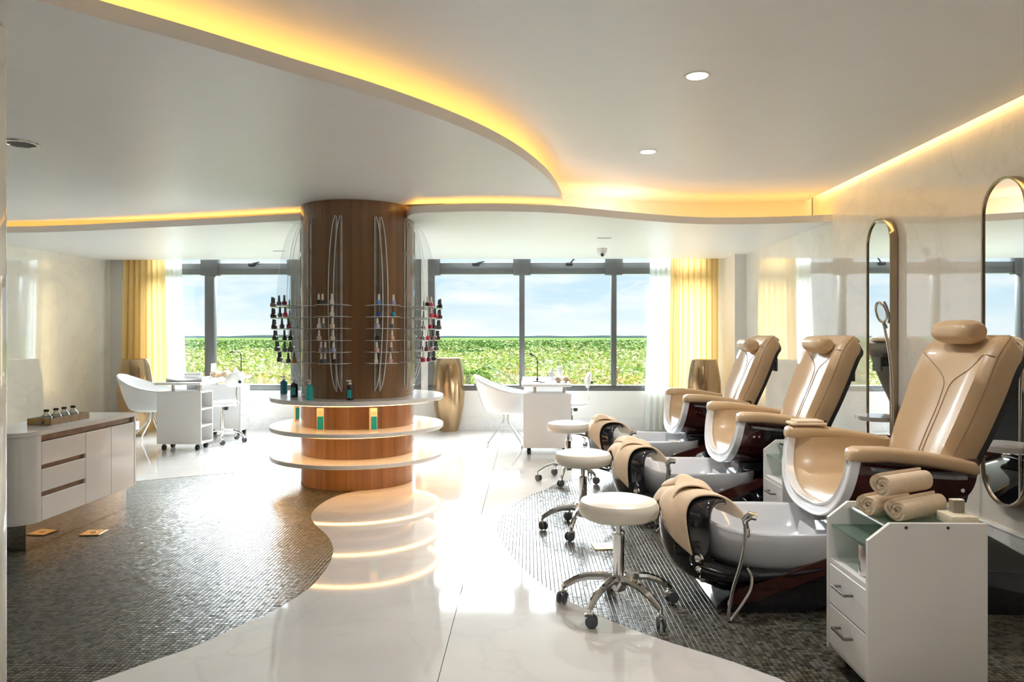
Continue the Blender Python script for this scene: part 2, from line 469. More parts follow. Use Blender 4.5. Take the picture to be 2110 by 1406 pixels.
for poly in (ml, mr):
    cs = [p for p in scan(poly, .012) if p[1] > 1.9 and XL < p[0] < XR]
    near = sorted([p for p in cs if in_view(*p) and inside(p, poly) and not (1.1 < p[0] < 1.6 and 2.4 < p[1] < 2.9)], key=lambda p: p[1])[:150]
    ns = set(near)
    V = []; F = []
    for x, y in cs:
        if (x, y) in ns: continue
        ta, tb = rnd.gauss(0, .030), rnd.gauss(0, .030); o = len(V)
        for px, py, pz in one.v[4:]: V.append((x + px, y + py, pz - .0012 + px * ta + py * tb))
        F += [(o, o + 1, o + 5, o + 4), (o + 1, o + 2, o + 6, o + 5), (o + 2, o + 3, o + 7, o + 6), (o + 3, o, o + 4, o + 7), (o + 4, o + 5, o + 6, o + 7)]
    me = bpy.data.meshes.new('mosaic_tiles'); me.from_pydata(V, [], F); me.materials.append(M_tile)
    ob = bpy.data.objects.new('mosaic_field', me); C.objects.link(ob); ob.parent = fl; ob['kind'] = 'stuff'
    for x, y in near:
        t = bpy.data.objects.new('mosaic_tile', tile_me); C.objects.link(t); t.parent = fl
        t.location = (x, y, -.0012); t.rotation_euler = (rnd.gauss(0, .030), rnd.gauss(0, .030), rnd.gauss(0, .01))

# ---- walls
wr = struct(MB().box(XR, XR + .2, YN, YB, 0, 2.8).build('wall_right', M_wallm, smooth=False))
struct(MB().box(XR - .022, XR, YN, 8.93, 0, .17).rbox(XR - .026, XR - .001, YN, 8.93, .165, .18, .006).build('baseboard_right', M_base, smooth=False))
struct(MB().box(XL - .2, XL, YN, YB, 0, 2.8).build('wall_left', M_wallm, smooth=False))
struct(MB().box(XL - .2, XR + .2, YN - .2, YN, 0, 2.8).build('wall_near', mat('fill_cutting_taupe', (.24, .19, .15), .6), smooth=False))  # unseen wall behind the camera, coloured dark to cut fill on near faces
WL0, WL1, WR0, WR1 = -5.10, -1.43, -1.34, 2.42
ZSILL, ZHEAD = .52, 2.60
wb = MB()
wb.box(XL, XR, YB, YB + .22, 0, ZSILL).box(XL, XR, YB, YB + .22, ZHEAD, 2.8)
wb.box(XL, WL0, YB, YB + .22, ZSILL, ZHEAD).box(WL1, WR0, YB, YB + .22, ZSILL, ZHEAD).box(WR1, XR, YB, YB + .22, ZSILL, ZHEAD)
struct(wb.build('wall_back', M_plaster, smooth=False))
struct(MB().box(XL, 2.52, YB - .02, YB, 0, .155).build('baseboard_back', M_base, smooth=False))
struct(MB().box(2.52, XR, 8.93, YB, 0, 2.62).build('trim_1', M_plaster, smooth=False))          # pier beside the windows
# polished jamb of the doorway the camera looks through
struct(MB().rbox(-2.4, -1.852, 2.42, 2.56, 0, ZI - .001, .02, 3).build('trim_2', M_wallm))
# unseen roof slab added to keep the daylight out above the ceilings
struct(MB().box(XL - .3, XR + .3, YN - .3, YB + .3, 2.8, 3.0).build('light_block_slab', M_plaster, smooth=False))

# ---- windows
def window(name, x0, x1, posts, latches):
    w = sempty(name); Y0 = YB + .03; Y1 = YB + .11
    b = MB().rbox(x0, x1, Y0 - .02, Y1, ZSILL, ZSILL + .075, .006)
    b.build('bottom_rail', M_frame, w)
    MB().rbox(x0, x1, Y0 - .02, Y1, 2.085, 2.235, .006).rbox(x0, x1, Y0 - .03, Y1, 2.15, 2.165, .004).build('transom', M_frame, w)
    MB().rbox(x0, x1, Y0, Y1, ZHEAD - .06, ZHEAD, .006).build('top_rail', M_frame, w)
    xs = sorted(posts)
    for i, (a, bb) in enumerate(xs):
        m = (a + bb) / 2
        MB().rbox(a, bb, Y0 - .03, Y1, ZSILL + .07, 2.10, .006).build('mullion', M_frame, w)
        MB().rbox(max(x0, m - .117), min(x1, m + .117), Y0 - .04, Y1, 2.07, ZHEAD, .008).build('mullion_head', M_frame, w)
    for i in range(len(xs) - 1):
        a, bb = xs[i][1], xs[i + 1][0]
        MB().box(a - .01, bb + .01, Y0 + .035, Y0 + .041, ZSILL + .06, 2.09).build('pane', M_glass, w, smooth=False)
        MB().box(a - .01, bb + .01, Y0 + .035, Y0 + .041, 2.23, ZHEAD - .05).build('upper_pane', M_glass, w, smooth=False)
    for x, up in latches:
        l = MB().rbox(x - .045, x + .045, Y0 - .05, Y0 - .015, 2.195, 2.235, .005)
        if up: l.tube([(x + .02, Y0 - .04, 2.23), (x + .11, Y0 - .08, 2.33)], .010, 6)
        else: l.tube([(x + .02, Y0 - .05, 2.225), (x + .12, Y0 - .05, 2.245)], .010, 6)
        l.build('latch', M_black, w)
    return w
window('window_1', WL0, WL1, [(WL0, WL0 + .08), (-4.36, -4.235), (-3.19, -3.06), (-2.1, -2.03), (WL1 - .09, WL1)], [(-3.72, 0)])
window('window_2', WR0, WR1, [(WR0, WR0 + .09), (-.117, -.045), (1.11, 1.18), (WR1 - .08, WR1)], [(-.70, 0), (.55, 1)])

# ---- ceilings
ce = MB().box(XL, 2.595, YN, 8.2, ZC, ZC + .10).box(2.595, 2.61, YN, 6.9, ZC, ZC + .19).build('ceiling', M_paint, smooth=False)
struct(ce)
MB().box(2.612, 2.625, YN, 6.75, ZC + .10, ZC + .115).build('led_strip', M_led3, ce, smooth=False)
# soffit along the windows: wavy lip with a light trough behind it
lip_px = [(-420, 474), (-200, 478), (15, 480), (150, 477), (300, 470), (450, 463), (600, 455.5), (640, 455), (852, 440.5), (925, 437), (1000, 435.5), (1080, 436.5),
          (1160, 440), (1230, 446), (1300, 452.5), (1370, 458), (1430, 461.5), (1500, 462.5), (1600, 461), (1713, 457)]
lw_ = [atz(u, v, ZS) for u, v in lip_px]
lw_.insert(8, Vector((-1.35, 6.42, ZS))); lw_.insert(9, Vector((-1.08, 6.25, ZS)))
lip = [(p.x, p.y) for p in cat_rom(lw_, 4)]
lip = [p for p in lip if XL < p[0] < XR - .01]
lip[0] = (XL, lip[0][1]); lip.append((XR, lip[-1][1]))
so = MB().prism(lip + [(XR, 9.40), (XL, 9.40)], ZS, ZS + .02).build('ceiling_soffit', M_paint, smooth=False)
struct(so)
band(lip, ZS + .02, ZS + .062, .025).build('lip', M_paint, so)
back = offset2(lip, .46)
bk = [(min(max(p[0], XL), XR), p[1]) for p in back]
MB().loft([[(p[0], p[1], ZS + .02), (p[0], p[1], 2.62), (p[0], p[1] + .03, 2.62), (p[0], p[1] + .03, ZS + .02)] for p in bk]).build('cove_back', M_paint, so)
led = offset2(lip, .11)
led = [(min(max(p[0], XL + .02), XR - .02), p[1]) for p in led]
MB().tube([(p[0], p[1], ZS + .032) for p in led], .008, 6).build('led_strip', M_led, so)
MB().box(XL, XR, 9.40, 9.43, ZS, 2.8).build('soffit_edge', M_paint, so, smooth=False)
MB().box(XL, XR, 9.43, YB, 2.62, 2.64).build('curtain_pocket', M_paint, so, smooth=False)
# the floating island
ie_px = [(-60, -40), (80, 2), (215, 40), (400, 91), (600, 150), (760, 196), (900, 243), (1000, 284), (1070, 322), (1120, 360), (1146, 390), (1158, 414)]
ie = [(p.x, p.y) for p in cat_rom([Vector((-2.1, 1.2, 0)), Vector((-1.9, 2.2, 0))] + [atz(u, v, ZI) for u, v in ie_px], 5)]
ib_px = [(1158, 419), (1080, 418.5), (1000, 418.5), (850, 421), (740, 429), (616, 437), (450, 445), (300, 451), (15, 456.5), (-200, 459)]
ibk = [(p.x, p.y) for p in cat_rom([atz(u, v, ZI) for u, v in ib_px], 4)]
ibk = [p for p in ibk if p[0] > XL]
ibk.append((XL, ibk[-1][1]))
isl = MB().prism(ie + ibk + [(XL, YN), (-2.6, YN)], ZI, ZI + .012).build('ceiling_island', M_paint, smooth=False)
struct(isl)
edge = ie + ibk[1:]
band(edge, ZI + .012, ZI + .062, .018).build('lip', M_paint, isl)
ledp = offset2(ie, .20)
MB().tube([(p[0], p[1], ZI + .03) for p in ledp], .008, 6).build('led_strip', M_led, isl)
MB().box(XL, XL + .02, YN, 7.2, ZI, ZC).build('hanger', M_paint, isl, smooth=False)

# ---- recessed downlights
def downlight(x, y, which, power):
    t = thing('downlight', 'round recessed downlight in the upper ceiling, ' + which, 'light', (x, y, ZC), group='recessed downlights in the upper ceiling')
    MB().lathe([(.050, -.001), (.062, -.004), (.066, -.003), (.066, 0)], 28, cap=False).build('trim_ring', M_pump, t)
    MB().lathe([(.001, -.0035), (.050, -.003), (.050, .0)], 24).build('lens', M_lens, t)
    ld = bpy.data.lights.new('downlight', 'AREA'); ld.shape = 'DISK'; ld.size = .10; ld.energy = DOWN_W * power; ld.color = (1, .96, .91)
    ld.spread = rad(150)
    lo = bpy.data.objects.new('downlight_lamp', ld); C.objects.link(lo); lo.parent = t; lo.location = (0, 0, -.008)
for y, w_, pw in ((6.40, 'first from the glowing soffit cove', .07), (5.03, 'second from the glowing soffit cove', .9), (3.57, 'third from the glowing soffit cove', .9), (2.12, 'unseen added fill, fourth from the glowing soffit cove', .35),
                 (.67, 'unseen added fill, fifth from the glowing soffit cove', .25), (-.8, 'unseen added fill, sixth from the glowing soffit cove', .25), (-2.2, 'unseen added fill, seventh from the glowing soffit cove', .25)): downlight(.825, y, w_, pw)  # fourth onward are out of view, added along the row as fill light
t = thing('ceiling_vent', 'small round grey grille in the white ceiling island', 'vent', (-2.9, 4.1, ZI))
MB().lathe([(.001, -.006), (.07, -.006), (.075, -.010), (.092, -.008), (.095, 0)], 28).build('ring', M_steel, t)
for k in range(5):
    MB().box(-.06, .06, -.05 + k * .025 - .004, -.05 + k * .025 + .004, -.011, -.006).build('slat', mat('vent_grey', (.25, .26, .27), .5), t, smooth=False)
# dome camera and slot diffuser on the soffit
t = thing('dome_camera', 'small white dome security camera hanging from the soffit', 'camera', (*atz(1240, 512, ZS).xy, ZS))
MB().lathe([(.062, 0), (.062, -.012), (.055, -.05), (.048, -.055), (.03, -.055)], 24).build('housing', M_pump, t)
MB().sphere((0, 0, -.062), .045, 18, 10).build('ball', M_pump, t)
MB().lathe([(.016, 0), (.018, .02)], 14, M=Matrix.Translation((0, -.040, -.075)) @ Matrix.Rotation(rad(110), 4, 'X')).build('lens', M_blackg, t)
for (u, v) in ((1245, 490), (575, 517)):
    p = atz(u, v, ZS)
    t = thing('slot_diffuser', 'narrow slot air diffuser flush in the soffit ' + ('above the dome camera' if u > 1000 else 'beside the walnut column'), 'vent', (p.x, p.y, ZS))
    MB().rbox(-.075, .075, -.02, .02, -.006, 0, .003).build('frame', M_pump, t)
    MB().box(-.065, .065, -.008, .008, -.0075, -.005).build('slot', M_rubber, t, smooth=False)

# ================================================================== outside: scrubland to the horizon
def veg_mat(name, ramp, island=True, sc=.05):
    m = bpy.data.materials.new(name); m.use_nodes = True
    t = m.node_tree; b = t.nodes['Principled BSDF']
    co = t.nodes.new('ShaderNodeNewGeometry')
    n = t.nodes.new('ShaderNodeTexNoise'); n.inputs['Scale'].default_value = sc; n.inputs['Detail'].default_value = 6
    t.links.new(co.outputs['Position'], n.inputs['Vector'])
    src = n.outputs[0]
    if island:
        a = t.nodes.new('ShaderNodeMath'); a.operation = 'MULTIPLY_ADD'; a.inputs[1].default_value = .30
        t.links.new(co.outputs['Random Per Island'], a.inputs[0]); t.links.new(n.outputs[0], a.inputs[2])
        s2 = t.nodes.new('ShaderNodeMath'); s2.operation = 'SUBTRACT'; s2.inputs[1].default_value = .15
        t.links.new(a.outputs[0], s2.inputs[0]); src = s2.outputs[0]
    r = t.nodes.new('ShaderNodeValToRGB'); cr = r.color_ramp
    cr.elements[0].position, cr.elements[1].position = ramp[0][0], ramp[-1][0]
    cr.elements[0].color = (*ramp[0][1], 1); cr.elements[1].color = (*ramp[-1][1], 1)
    for p, c in ramp[1:-1]:
        e = cr.elements.new(p); e.color = (*c, 1)
    t.links.new(src, r.inputs[0]); t.links.new(r.outputs[0], b.inputs['Base Color'])
    b.inputs['Roughness'].default_value = .7; b.inputs['Specular IOR Level'].default_value = 0.0
    return m
V_far = veg_mat('far_scrub', [(.3, (.035, .07, .02)), (.45, (.06, .10, .03)), (.58, (.10, .13, .045)), (.7, (.045, .08, .025))], False, .035)
gz = -4.6
gr = MB().box(-900, 900, 11.5, 2400, gz - .5, gz).build('ground_outside', mat('dry_soil', (.12, .12, .05), .9, vary=.2, scale=.2, spec=0), smooth=False)
struct(gr)
rv = random.Random(11)
from mathutils import noise as _nz
def canopy(x, y):
    return -2.35 + 0.75 * _nz.noise((x * .13, y * .11, 2.0)) + .45 * _nz.noise((x * .45, y * .4, 5.0))
# bumpy canopy surface
rows = []
ys = [30]
while ys[-1] < 1500: ys.append(ys[-1] * 1.045)
for y in ys:
    rows.append([(x_ * y * .9, y, (canopy(x_ * y * .9, y) if y < 400 else -2.25 + .3 * _nz.noise((x_ * y * .02, y * .01, 1)))) for x_ in [k / 90 - 1 for k in range(181)]])
cn = MB()
cn.add([p for r in rows for p in r], [(j * 181 + i, j * 181 + i + 1, (j + 1) * 181 + i + 1, (j + 1) * 181 + i) for j in range(len(rows) - 1) for i in range(180)])
tag(cn.build('scrub_canopy', V_far), 'wide green scrubland stretching away to the horizon', 'scrub', kind='stuff')
# leafy nearer scrub: one colour per leaf by plant type
def leaf_mat():
    m = bpy.data.materials.new('scrub_leaves'); m.use_nodes = True
    t = m.node_tree; b = t.nodes['Principled BSDF']
    a = t.nodes.new('ShaderNodeAttribute'); a.attribute_name = 'leaf'
    t.links.new(a.outputs['Color'], b.inputs['Base Color']); b.inputs['Roughness'].default_value = .7; b.inputs['Specular IOR Level'].default_value = 0
    return m
V = []; F = []; LC = []
GREEN, LIME, STRAW, RUST, PALE, DEEP = (.15, .27, .06), (.36, .46, .11), (.60, .53, .24), (.58, .40, .20), (.50, .52, .25), (.18, .27, .10)
for k in range(56000):
    y = 16 * (30 ** (rv.random() ** .95)); x = (rv.random() * 1.75 - 1.15) * y * .72
    zt = canopy(x, y)
    if y < 60: zt += .55 * _nz.noise((x * .8, y * .7, 9.0))
    if y < 30: zt -= (30 - y) * .03
    if y > 400: zt = -2.15
    s = .0026 * y + .075 if y < 120 else .0020 * y + .147
    n1 = _nz.noise((x * .09, y * .06, 4.0)); n2 = _nz.noise((x * .35, y * .3, 7.0)); yy = y * (1 + .25 * n1)
    for q in range(3):
        r0 = rv.random()
        if yy < 33: c = LIME if r0 < .55 + .4 * n2 else (GREEN if r0 < .85 else STRAW)
        elif yy < 60: c = RUST if r0 < .35 + .6 * n1 else (STRAW if r0 < .65 else LIME)
        elif yy < 150: c = PALE if r0 < .55 + .3 * n1 else (LIME if r0 < .8 else STRAW)
        else: c = PALE if n1 > .05 else (DEEP if r0 < .5 else GREEN)
        kx = rv.uniform(.65, 1.35)
        cx, cy, cz = x + rv.gauss(0, s * 2.5), y + rv.gauss(0, s * 2.5), zt + rv.gauss(.05, .24) + (.5 * rv.random() ** 4 * (1.8 if y < 60 else .7))
        a = Vector((rv.gauss(0, 1), rv.gauss(0, 1), rv.gauss(0, .6))).normalized(); b_ = a.cross(Vector((rv.gauss(0, 1), rv.gauss(0, 1), rv.gauss(0, 1)))).normalized()
        L, Wd = s * rv.uniform(.7, 1.4), s * rv.uniform(.3, .55); o = len(V); c_ = Vector((cx, cy, cz))
        V += [tuple(c_ - a * L), tuple(c_ + b_ * Wd), tuple(c_ + a * L), tuple(c_ - b_ * Wd)]; F.append((o, o + 1, o + 2, o + 3))
        LC += [c[0] * kx, c[1] * kx, c[2] * kx, 1.0]
me = bpy.data.meshes.new('scrub_leaves'); me.from_pydata(V, [], F); me.materials.append(leaf_mat())
at_ = me.attributes.new('leaf', 'FLOAT_COLOR', 'FACE'); at_.data.foreach_set('color', LC)
ob = bpy.data.objects.new('scrub_foliage', me); C.objects.link(ob)
tag(ob, 'leafy bushes and dry scrub growing below the windows', 'bushes', kind='stuff')
# far low hills, distance haze mixed into their colour
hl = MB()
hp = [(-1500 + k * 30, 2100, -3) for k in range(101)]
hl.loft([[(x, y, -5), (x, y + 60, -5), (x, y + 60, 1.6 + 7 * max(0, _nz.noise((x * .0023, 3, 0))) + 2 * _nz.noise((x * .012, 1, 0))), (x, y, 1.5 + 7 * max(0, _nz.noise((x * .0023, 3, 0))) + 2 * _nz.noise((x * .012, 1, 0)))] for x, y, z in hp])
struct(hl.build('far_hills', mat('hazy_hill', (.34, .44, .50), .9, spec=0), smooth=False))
# palms just outside
def palm(u, v, Y, label):
    p = aty(u, v, Y)
    t = thing('palm', label, 'palm', (p.x, p.y, gz))
    hh = p.z - gz
    MB().tube([(0, 0, 0), (.06, .02, hh * .5), (0, 0, hh)], [.09, .07, .06], 8).build('trunk', mat('palm_bark', (.25, .2, .13), .8), t)
    lm = mat('palm_leaf', (.10, .17, .04), .8, vary=.2, spec=0)
    for k in range(11):
        a = 2 * PI * k / 11 + .3; L = rv.uniform(1.0, 1.35); lift = rv.uniform(.35, 1.0)
        f = MB(); spine = [Vector((math.cos(a) * L * s_, math.sin(a) * L * s_, hh + lift * s_ - 1.25 * s_ * s_)) for s_ in [i / 9 for i in range(10)]]
        side = Vector((-math.sin(a), math.cos(a), 0))
        f.tube(spine, .010, 4)
        for i in range(1, 10):
            for sg in (-1, 1):
                q = spine[i]; d = (spine[i] - spine[i - 1]).normalized()
                tip = q + side * sg * .34 * (1 - .45 * i / 9) + d * .18 - Vector((0, 0, .14))
                f.add([tuple(q), tuple(q + d * .05), tuple(tip)], [(0, 1, 2)])
        f.build('frond', lm, t, smooth=False)
palm(965, 772, 17.0, 'green fan of palm fronds outside, beside the bronze vase near the column')

# ================================================================== walnut column with round shelves
CX, CY, CR, SR = -1.48, 6.32, .482, .738
col = thing('display_column', 'thick round walnut column with three white circular shelves', 'column', (CX, CY, 0))
NP = 12
for k in range(NP):           # curved veneer panels
    a0, a1 = 2 * PI * k / NP + .002 + .1, 2 * PI * (k + 1) / NP - .002 + .1
    ring = [a0 + (a1 - a0) * i / 6 for i in range(7)]
    pts = [(CR * math.cos(a), CR * math.sin(a)) for a in ring] + [((CR - .02) * math.cos(a), (CR - .02) * math.sin(a)) for a in reversed(ring)]
    MB().prism(pts, .0, ZI - .001).build('veneer_panel', M_col, col)
MB().cyl((0, 0, 0), CR - .012, .001, ZI - .002, 40).build('core', M_brown, col)
SHZ = [.250, .493, .741]
for z in SHZ:
    s = MB(); n = 72
    s.loft([[(r * math.cos(2 * PI * i / n), r * math.sin(2 * PI * i / n), zz) for i in range(n)] for r, zz in
            [(CR - .01, z - .035), (SR - .004, z - .035), (SR, z - .031), (SR, z - .004), (SR - .004, z), (CR - .01, z)]], cap=False)
    sh = s.build('round_shelf', M_quartz, col)
    MB().loft([[(r * math.cos(2 * PI * i / n), r * math.sin(2 * PI * i / n), zz) for i in range(n)] for r, zz in
               [(SR - .055, z - .035), (SR - .055, z - .041), (SR - .040, z - .041), (SR - .040, z - .035)]], cap=False).build('led_strip', M_led2, sh)

# ---- clear acrylic racks hung round the column
FA = math.atan2(-CY, -CX)               # direction from the column to the camera
def bow(z): return .475 + .205 * math.sqrt(max(0, 1 - ((z - 1.52) / .72) ** 2))
LEV = [1.035, 1.125, 1.218, 1.312, 1.405, 1.498]
NAMES = {-18: 'rack above the lone dark bottle', 18: 'rack with the blue polishes', -54: 'rack above the turquoise bottle', 54: 'rack with the red polishes',
         -90: 'rack above the dark teal bottle', 90: 'rack nearest the bronze vase', -126: 'rack behind the dark teal bottle', 126: 'rack behind the red polishes'}
def rack(deg):
    t = thing('polish_rack', 'clear acrylic nail polish rack, six shelves, ' + NAMES[deg].replace('rack ', ''), 'rack', (CX, CY, 0), FA + rad(deg))
    zs = [.80 + 1.42 * i / 28 for i in range(29)]
    for sy in (-.021, .021):
        prof = [(CR + .002, zs[0])] + [(max(CR + .006, bow(z)), z) for z in zs] + [(CR + .002, zs[-1])]
        f = MB(); n = len(prof)
        f.add([(x, sy - .0035, z) for x, z in prof] + [(x, sy + .0035, z) for x, z in prof],
              [tuple(range(n)), tuple(range(2 * n - 1, n - 1, -1))])
        f.add([(x, sy - .0035, z) for x, z in prof] + [(x, sy + .0035, z) for x, z in prof],
              [(i, i + 1, n + i + 1, n + i) for i in range(n - 1)] + [(n - 1, 0, n, 2 * n - 1)], mi=1)
        f.build('fin', [M_acryl, M_acryle], t, smooth=False)
        g = MB()
        for z0, z1 in ((.83, .99), (1.03, 1.27), (1.31, 1.60), (1.66, 1.93), (1.97, 2.17)):
            g.box(CR + .001, CR + .007, sy - .004, sy + .004, z0, z1)
        g.build('lit_edge_bar', M_pump, t, smooth=False)  # white bars added to imitate the bright edge-lit lines of the fins
    for z in LEV:
        ro = bow(z) + .055
        pts = [(CR + .005, -.10), (ro - .03, -.118)] + [(ro - .03 + .03 * math.sin(PI * i / 8) ** .6, -.112 + .224 * i / 8) for i in range(9)] + [(ro - .03, .118), (CR + .005, .10)]
        f = MB(); n = len(pts)
        f.add([(x, y, z) for x, y in pts] + [(x, y, z - .004) for x, y in pts], [tuple(range(n)), tuple(range(2 * n - 1, n - 1, -1))])
        f.add([(x, y, z) for x, y in pts] + [(x, y, z - .004) for x, y in pts], [(i, (i + 1) % n, n + (i + 1) % n, n + i) for i in range(n)], mi=1)
        f.build('shelf', [M_acryl, M_acryle], t, smooth=False)
    return t
for d in NAMES: rack(d)

# ---- nail polish bottles
PC = {'white': (.80, .78, .72), 'cream': (.78, .68, .55), 'sky blue': (.16, .36, .80), 'navy blue': (.04, .07, .28), 'teal blue': (.02, .35, .50), 'lilac': (.42, .40, .68),
      'peach': (.80, .46, .32), 'rose pink': (.62, .38, .36), 'nude pink': (.66, .50, .45), 'coral red': (.80, .10, .12), 'crimson': (.60, .02, .08), 'plum': (.22, .03, .07),
      'black': (.02, .02, .022), 'charcoal': (.07, .075, .08), 'slate grey': (.16, .18, .20), 'olive': (.15, .15, .08), 'bronze': (.35, .17, .04), 'mauve': (.30, .20, .22)}
CAPW, CAPK = mat('white_cap', (.80, .76, .72), .25), mat('dark_cap', (.10, .105, .11), .3)
body_me = {}; cap_me = {}
def bottle_mesh():
    b = MB(); rr = []
    for z, r, p in ((0, .0125, 3), (.002, .014, 3), (.014, .0155, 3), (.024, .0145, 3), (.029, .010, 2.2), (.031, .0075, 2)):
        rr.append([(math.copysign(abs(math.cos(a)) ** (2 / p), math.cos(a)) * r, math.copysign(abs(math.sin(a)) ** (2 / p), math.sin(a)) * r, z) for a in [2 * PI * i / 12 for i in range(12)]])
    return b.loft(rr)
for cname, c in PC.items():
    o = bottle_mesh().build('tmp', mat('polish_' + cname.replace(' ', '_'), c, .12, coat=.6)); body_me[cname] = o.data; bpy.data.objects.remove(o)
for k, m in (('white', CAPW), ('dark', CAPK)):
    o = MB().lathe([(.0085, .0305), (.0088, .034), (.0066, .068), (.0055, .070)], 10).build('tmp', m); cap_me[k] = o.data; bpy.data.objects.remove(o)
ORD = ['lowest', 'second lowest', 'third lowest', 'third highest', 'second highest', 'highest']
def polish(deg, lev, tt, cname, cap, dr=0.0):
    ro = bow(LEV[lev]) + .030 + dr; a = FA + rad(deg)
    x, y = CX + ro * math.cos(a) - tt * math.sin(a), CY + ro * math.sin(a) + tt * math.cos(a)
    t = thing('nail_polish', '%s nail polish, %s cap, %s shelf, %s' % (cname, cap, ORD[lev], NAMES[deg]), 'nail polish', (x, y, LEV[lev]), a + rv.uniform(-.5, .5), 'nail polish bottles on the acrylic racks')
    for nm, me in (('bottle', body_me[cname]), ('cap', cap_me[cap])):
        o = bpy.data.objects.new(nm, me); C.objects.link(o); o.parent = t
    t.scale = (1.15, 1.15, 1.16)
for lev, row in enumerate([[('charcoal', 'white', -.085), ('slate grey', 'white', -.055), ('black', 'white', .02)],
                           [('mauve', 'white', -.08), ('slate grey', 'white', -.045), ('lilac', 'white', .02)],
                           [('nude pink', 'white', -.09), ('cream', 'white', .02)],
                           [('white', 'white', -.085), ('slate grey', 'white', -.05), ('cream', 'white', .02)],
                           [('white', 'white', .02)],
                           [('black', 'white', -.085), ('charcoal', 'white', -.055), ('white', 'white', .02)]]):
    for c, k, tt in row: polish(-18, lev, tt, c, k)
for lev, row in enumerate([[('cream', 'white', -.07), ('nude pink', 'white', .05)], [('rose pink', 'white', -.07), ('mauve', 'white', .05)],
                           [('black', 'dark', -.07), ('peach', 'white', .05)], [('lilac', 'white', -.075), ('slate grey', 'white', .05)],
                           [('navy blue', 'dark', -.065), ('teal blue', 'dark', .055)], [('sky blue', 'white', -.065), ('lilac', 'white', .055)]]):
    for c, k, tt in row: polish(18, lev, tt, c, k)
for lev, row in enumerate([[('crimson', 'white', .00), ('plum', 'dark', .09)], [('plum', 'dark', .02), ('rose pink', 'dark', .10)], [('coral red', 'white', .02), ('mauve', 'dark', .10)],
                           [('crimson', 'white', .04), ('charcoal', 'dark', .10)], [('coral red', 'white', .045), ('crimson', 'dark', .11)], [('black', 'white', -.02), ('coral red', 'white', .04)]]):
    for c, k, tt in row: polish(54, lev, tt, c, k)
for lev, row in enumerate([[('bronze', 'dark', .05), ('olive', 'dark', -.04)], [('charcoal', 'dark', .02), ('slate grey', 'dark', -.06)], [('black', 'dark', .05), ('charcoal', 'dark', -.04)],
                           [('plum', 'dark', .04), ('charcoal', 'dark', -.06)], [('crimson', 'dark', 0.0), ('slate grey', 'dark', -.08)], [('plum', 'dark', -.01), ('slate grey', 'dark', -.09)]]):
    for c, k, tt in row: polish(-54, lev, tt, c, k)
for dg in (-90, -126, 90, 126):
    for lev in range(6):
        for tt, c in zip(((-.07, .0, .08) if abs(dg) == 90 else (-.05, .06)), rv.sample(['charcoal', 'slate grey', 'olive', 'mauve', 'black'] + (['plum'] if dg > 0 else ['bronze']), 3)):
            polish(dg, lev, tt, c, 'dark')

# ---- pump bottles and cartons on the round shelves
def on_shelf(u, v, z):
    p = atz(u, v, z); return p.x, p.y
def pump_bottle(u, v, z, bodym, label, lab=None, s=1.0):
    x, y = on_shelf(u, v, z)
    t = thing('pump_bottle', label, 'bottle', (x, y, z), math.atan2(-y, -x) + PI / 2)
    MB().lathe([(.027 * s, 0), (.031 * s, .004), (.031 * s, .095 * s), (.026 * s, .112 * s), (.013 * s, .120 * s), (.012 * s, .126 * s)], 20).build('bottle', bodym, t)
    MB().lathe([(.0135 * s, .124 * s), (.0135 * s, .137 * s), (.005, .138 * s), (.005, .152 * s)], 14).rbox(-.030 * s, .012 * s, -.008 * s, .008 * s, .150 * s, .160 * s, .003).build('pump', M_pump, t)
    if lab:
        n = 9
        MB().loft([[(.0316 * s * math.cos(a), .0316 * s * math.sin(a), z_ * s) for z_ in (.02, .085)] for a in [-PI / 2 - .75 + 1.1 * i / n for i in range(n + 1)]], closed=False, cap=False).build('label_sticker', lab, t)
M_teald = mat('deep_teal_plastic', (.008, .13, .17), .2, vary=.05, coat=.4)
pump_bottle(585, 812, .741, M_teald, 'dark teal pump bottle at the outer edge of the upper round shelf')
pump_bottle(606, 819, .741, M_amber, 'dark amber pump bottle with a teal label beside the dark teal one', M_teal)
pump_bottle(638, 824, .741, mat('turquoise_plastic', (.03, .46, .47), .3, coat=.2), 'bright turquoise pump bottle with white pump on the upper round shelf')
pump_bottle(721, 825, .741, M_amber, 'dark pump bottle with teal label standing alone before the walnut column', M_teal)
def carton(u, v, z, label, w=.027, hgt=.185, rz=0.0):
    x, y = on_shelf(u, v, z)
    t = thing('hair_care_carton', label, 'box', (x, y, z), math.atan2(-y, -x) + PI / 2 + rz)
    MB().rbox(-w, w, -w * .9, w * .9, 0, hgt, .002, 1).build('carton', M_card, t)
    MB().box(-w * .86, w * .86, -w * .9 - .0012, -w * .9 + .0005, .015, .12).build('teal_panel', M_teal, t, smooth=False)
    MB().box(w - .0005, w + .0012, -w * .75, w * .75, .015, .12).build('teal_panel', M_teal, t, smooth=False)
    MB().box(-w * .6, w * .6, -w * .9 - .0012, -w * .9 + .0005, .135, .160).build('print_panel', mat('peach_print', (.80, .50, .32), .5), t, smooth=False)
carton(660, 889, .493, 'ivory and teal carton on the middle shelf below the turquoise bottle')
carton(769, 889, .493, 'ivory and teal carton on the middle shelf towards the stools', rz=.25)
carton(611, 868, .493, 'narrow teal carton at the side of the middle shelf', .020, .17, .4)

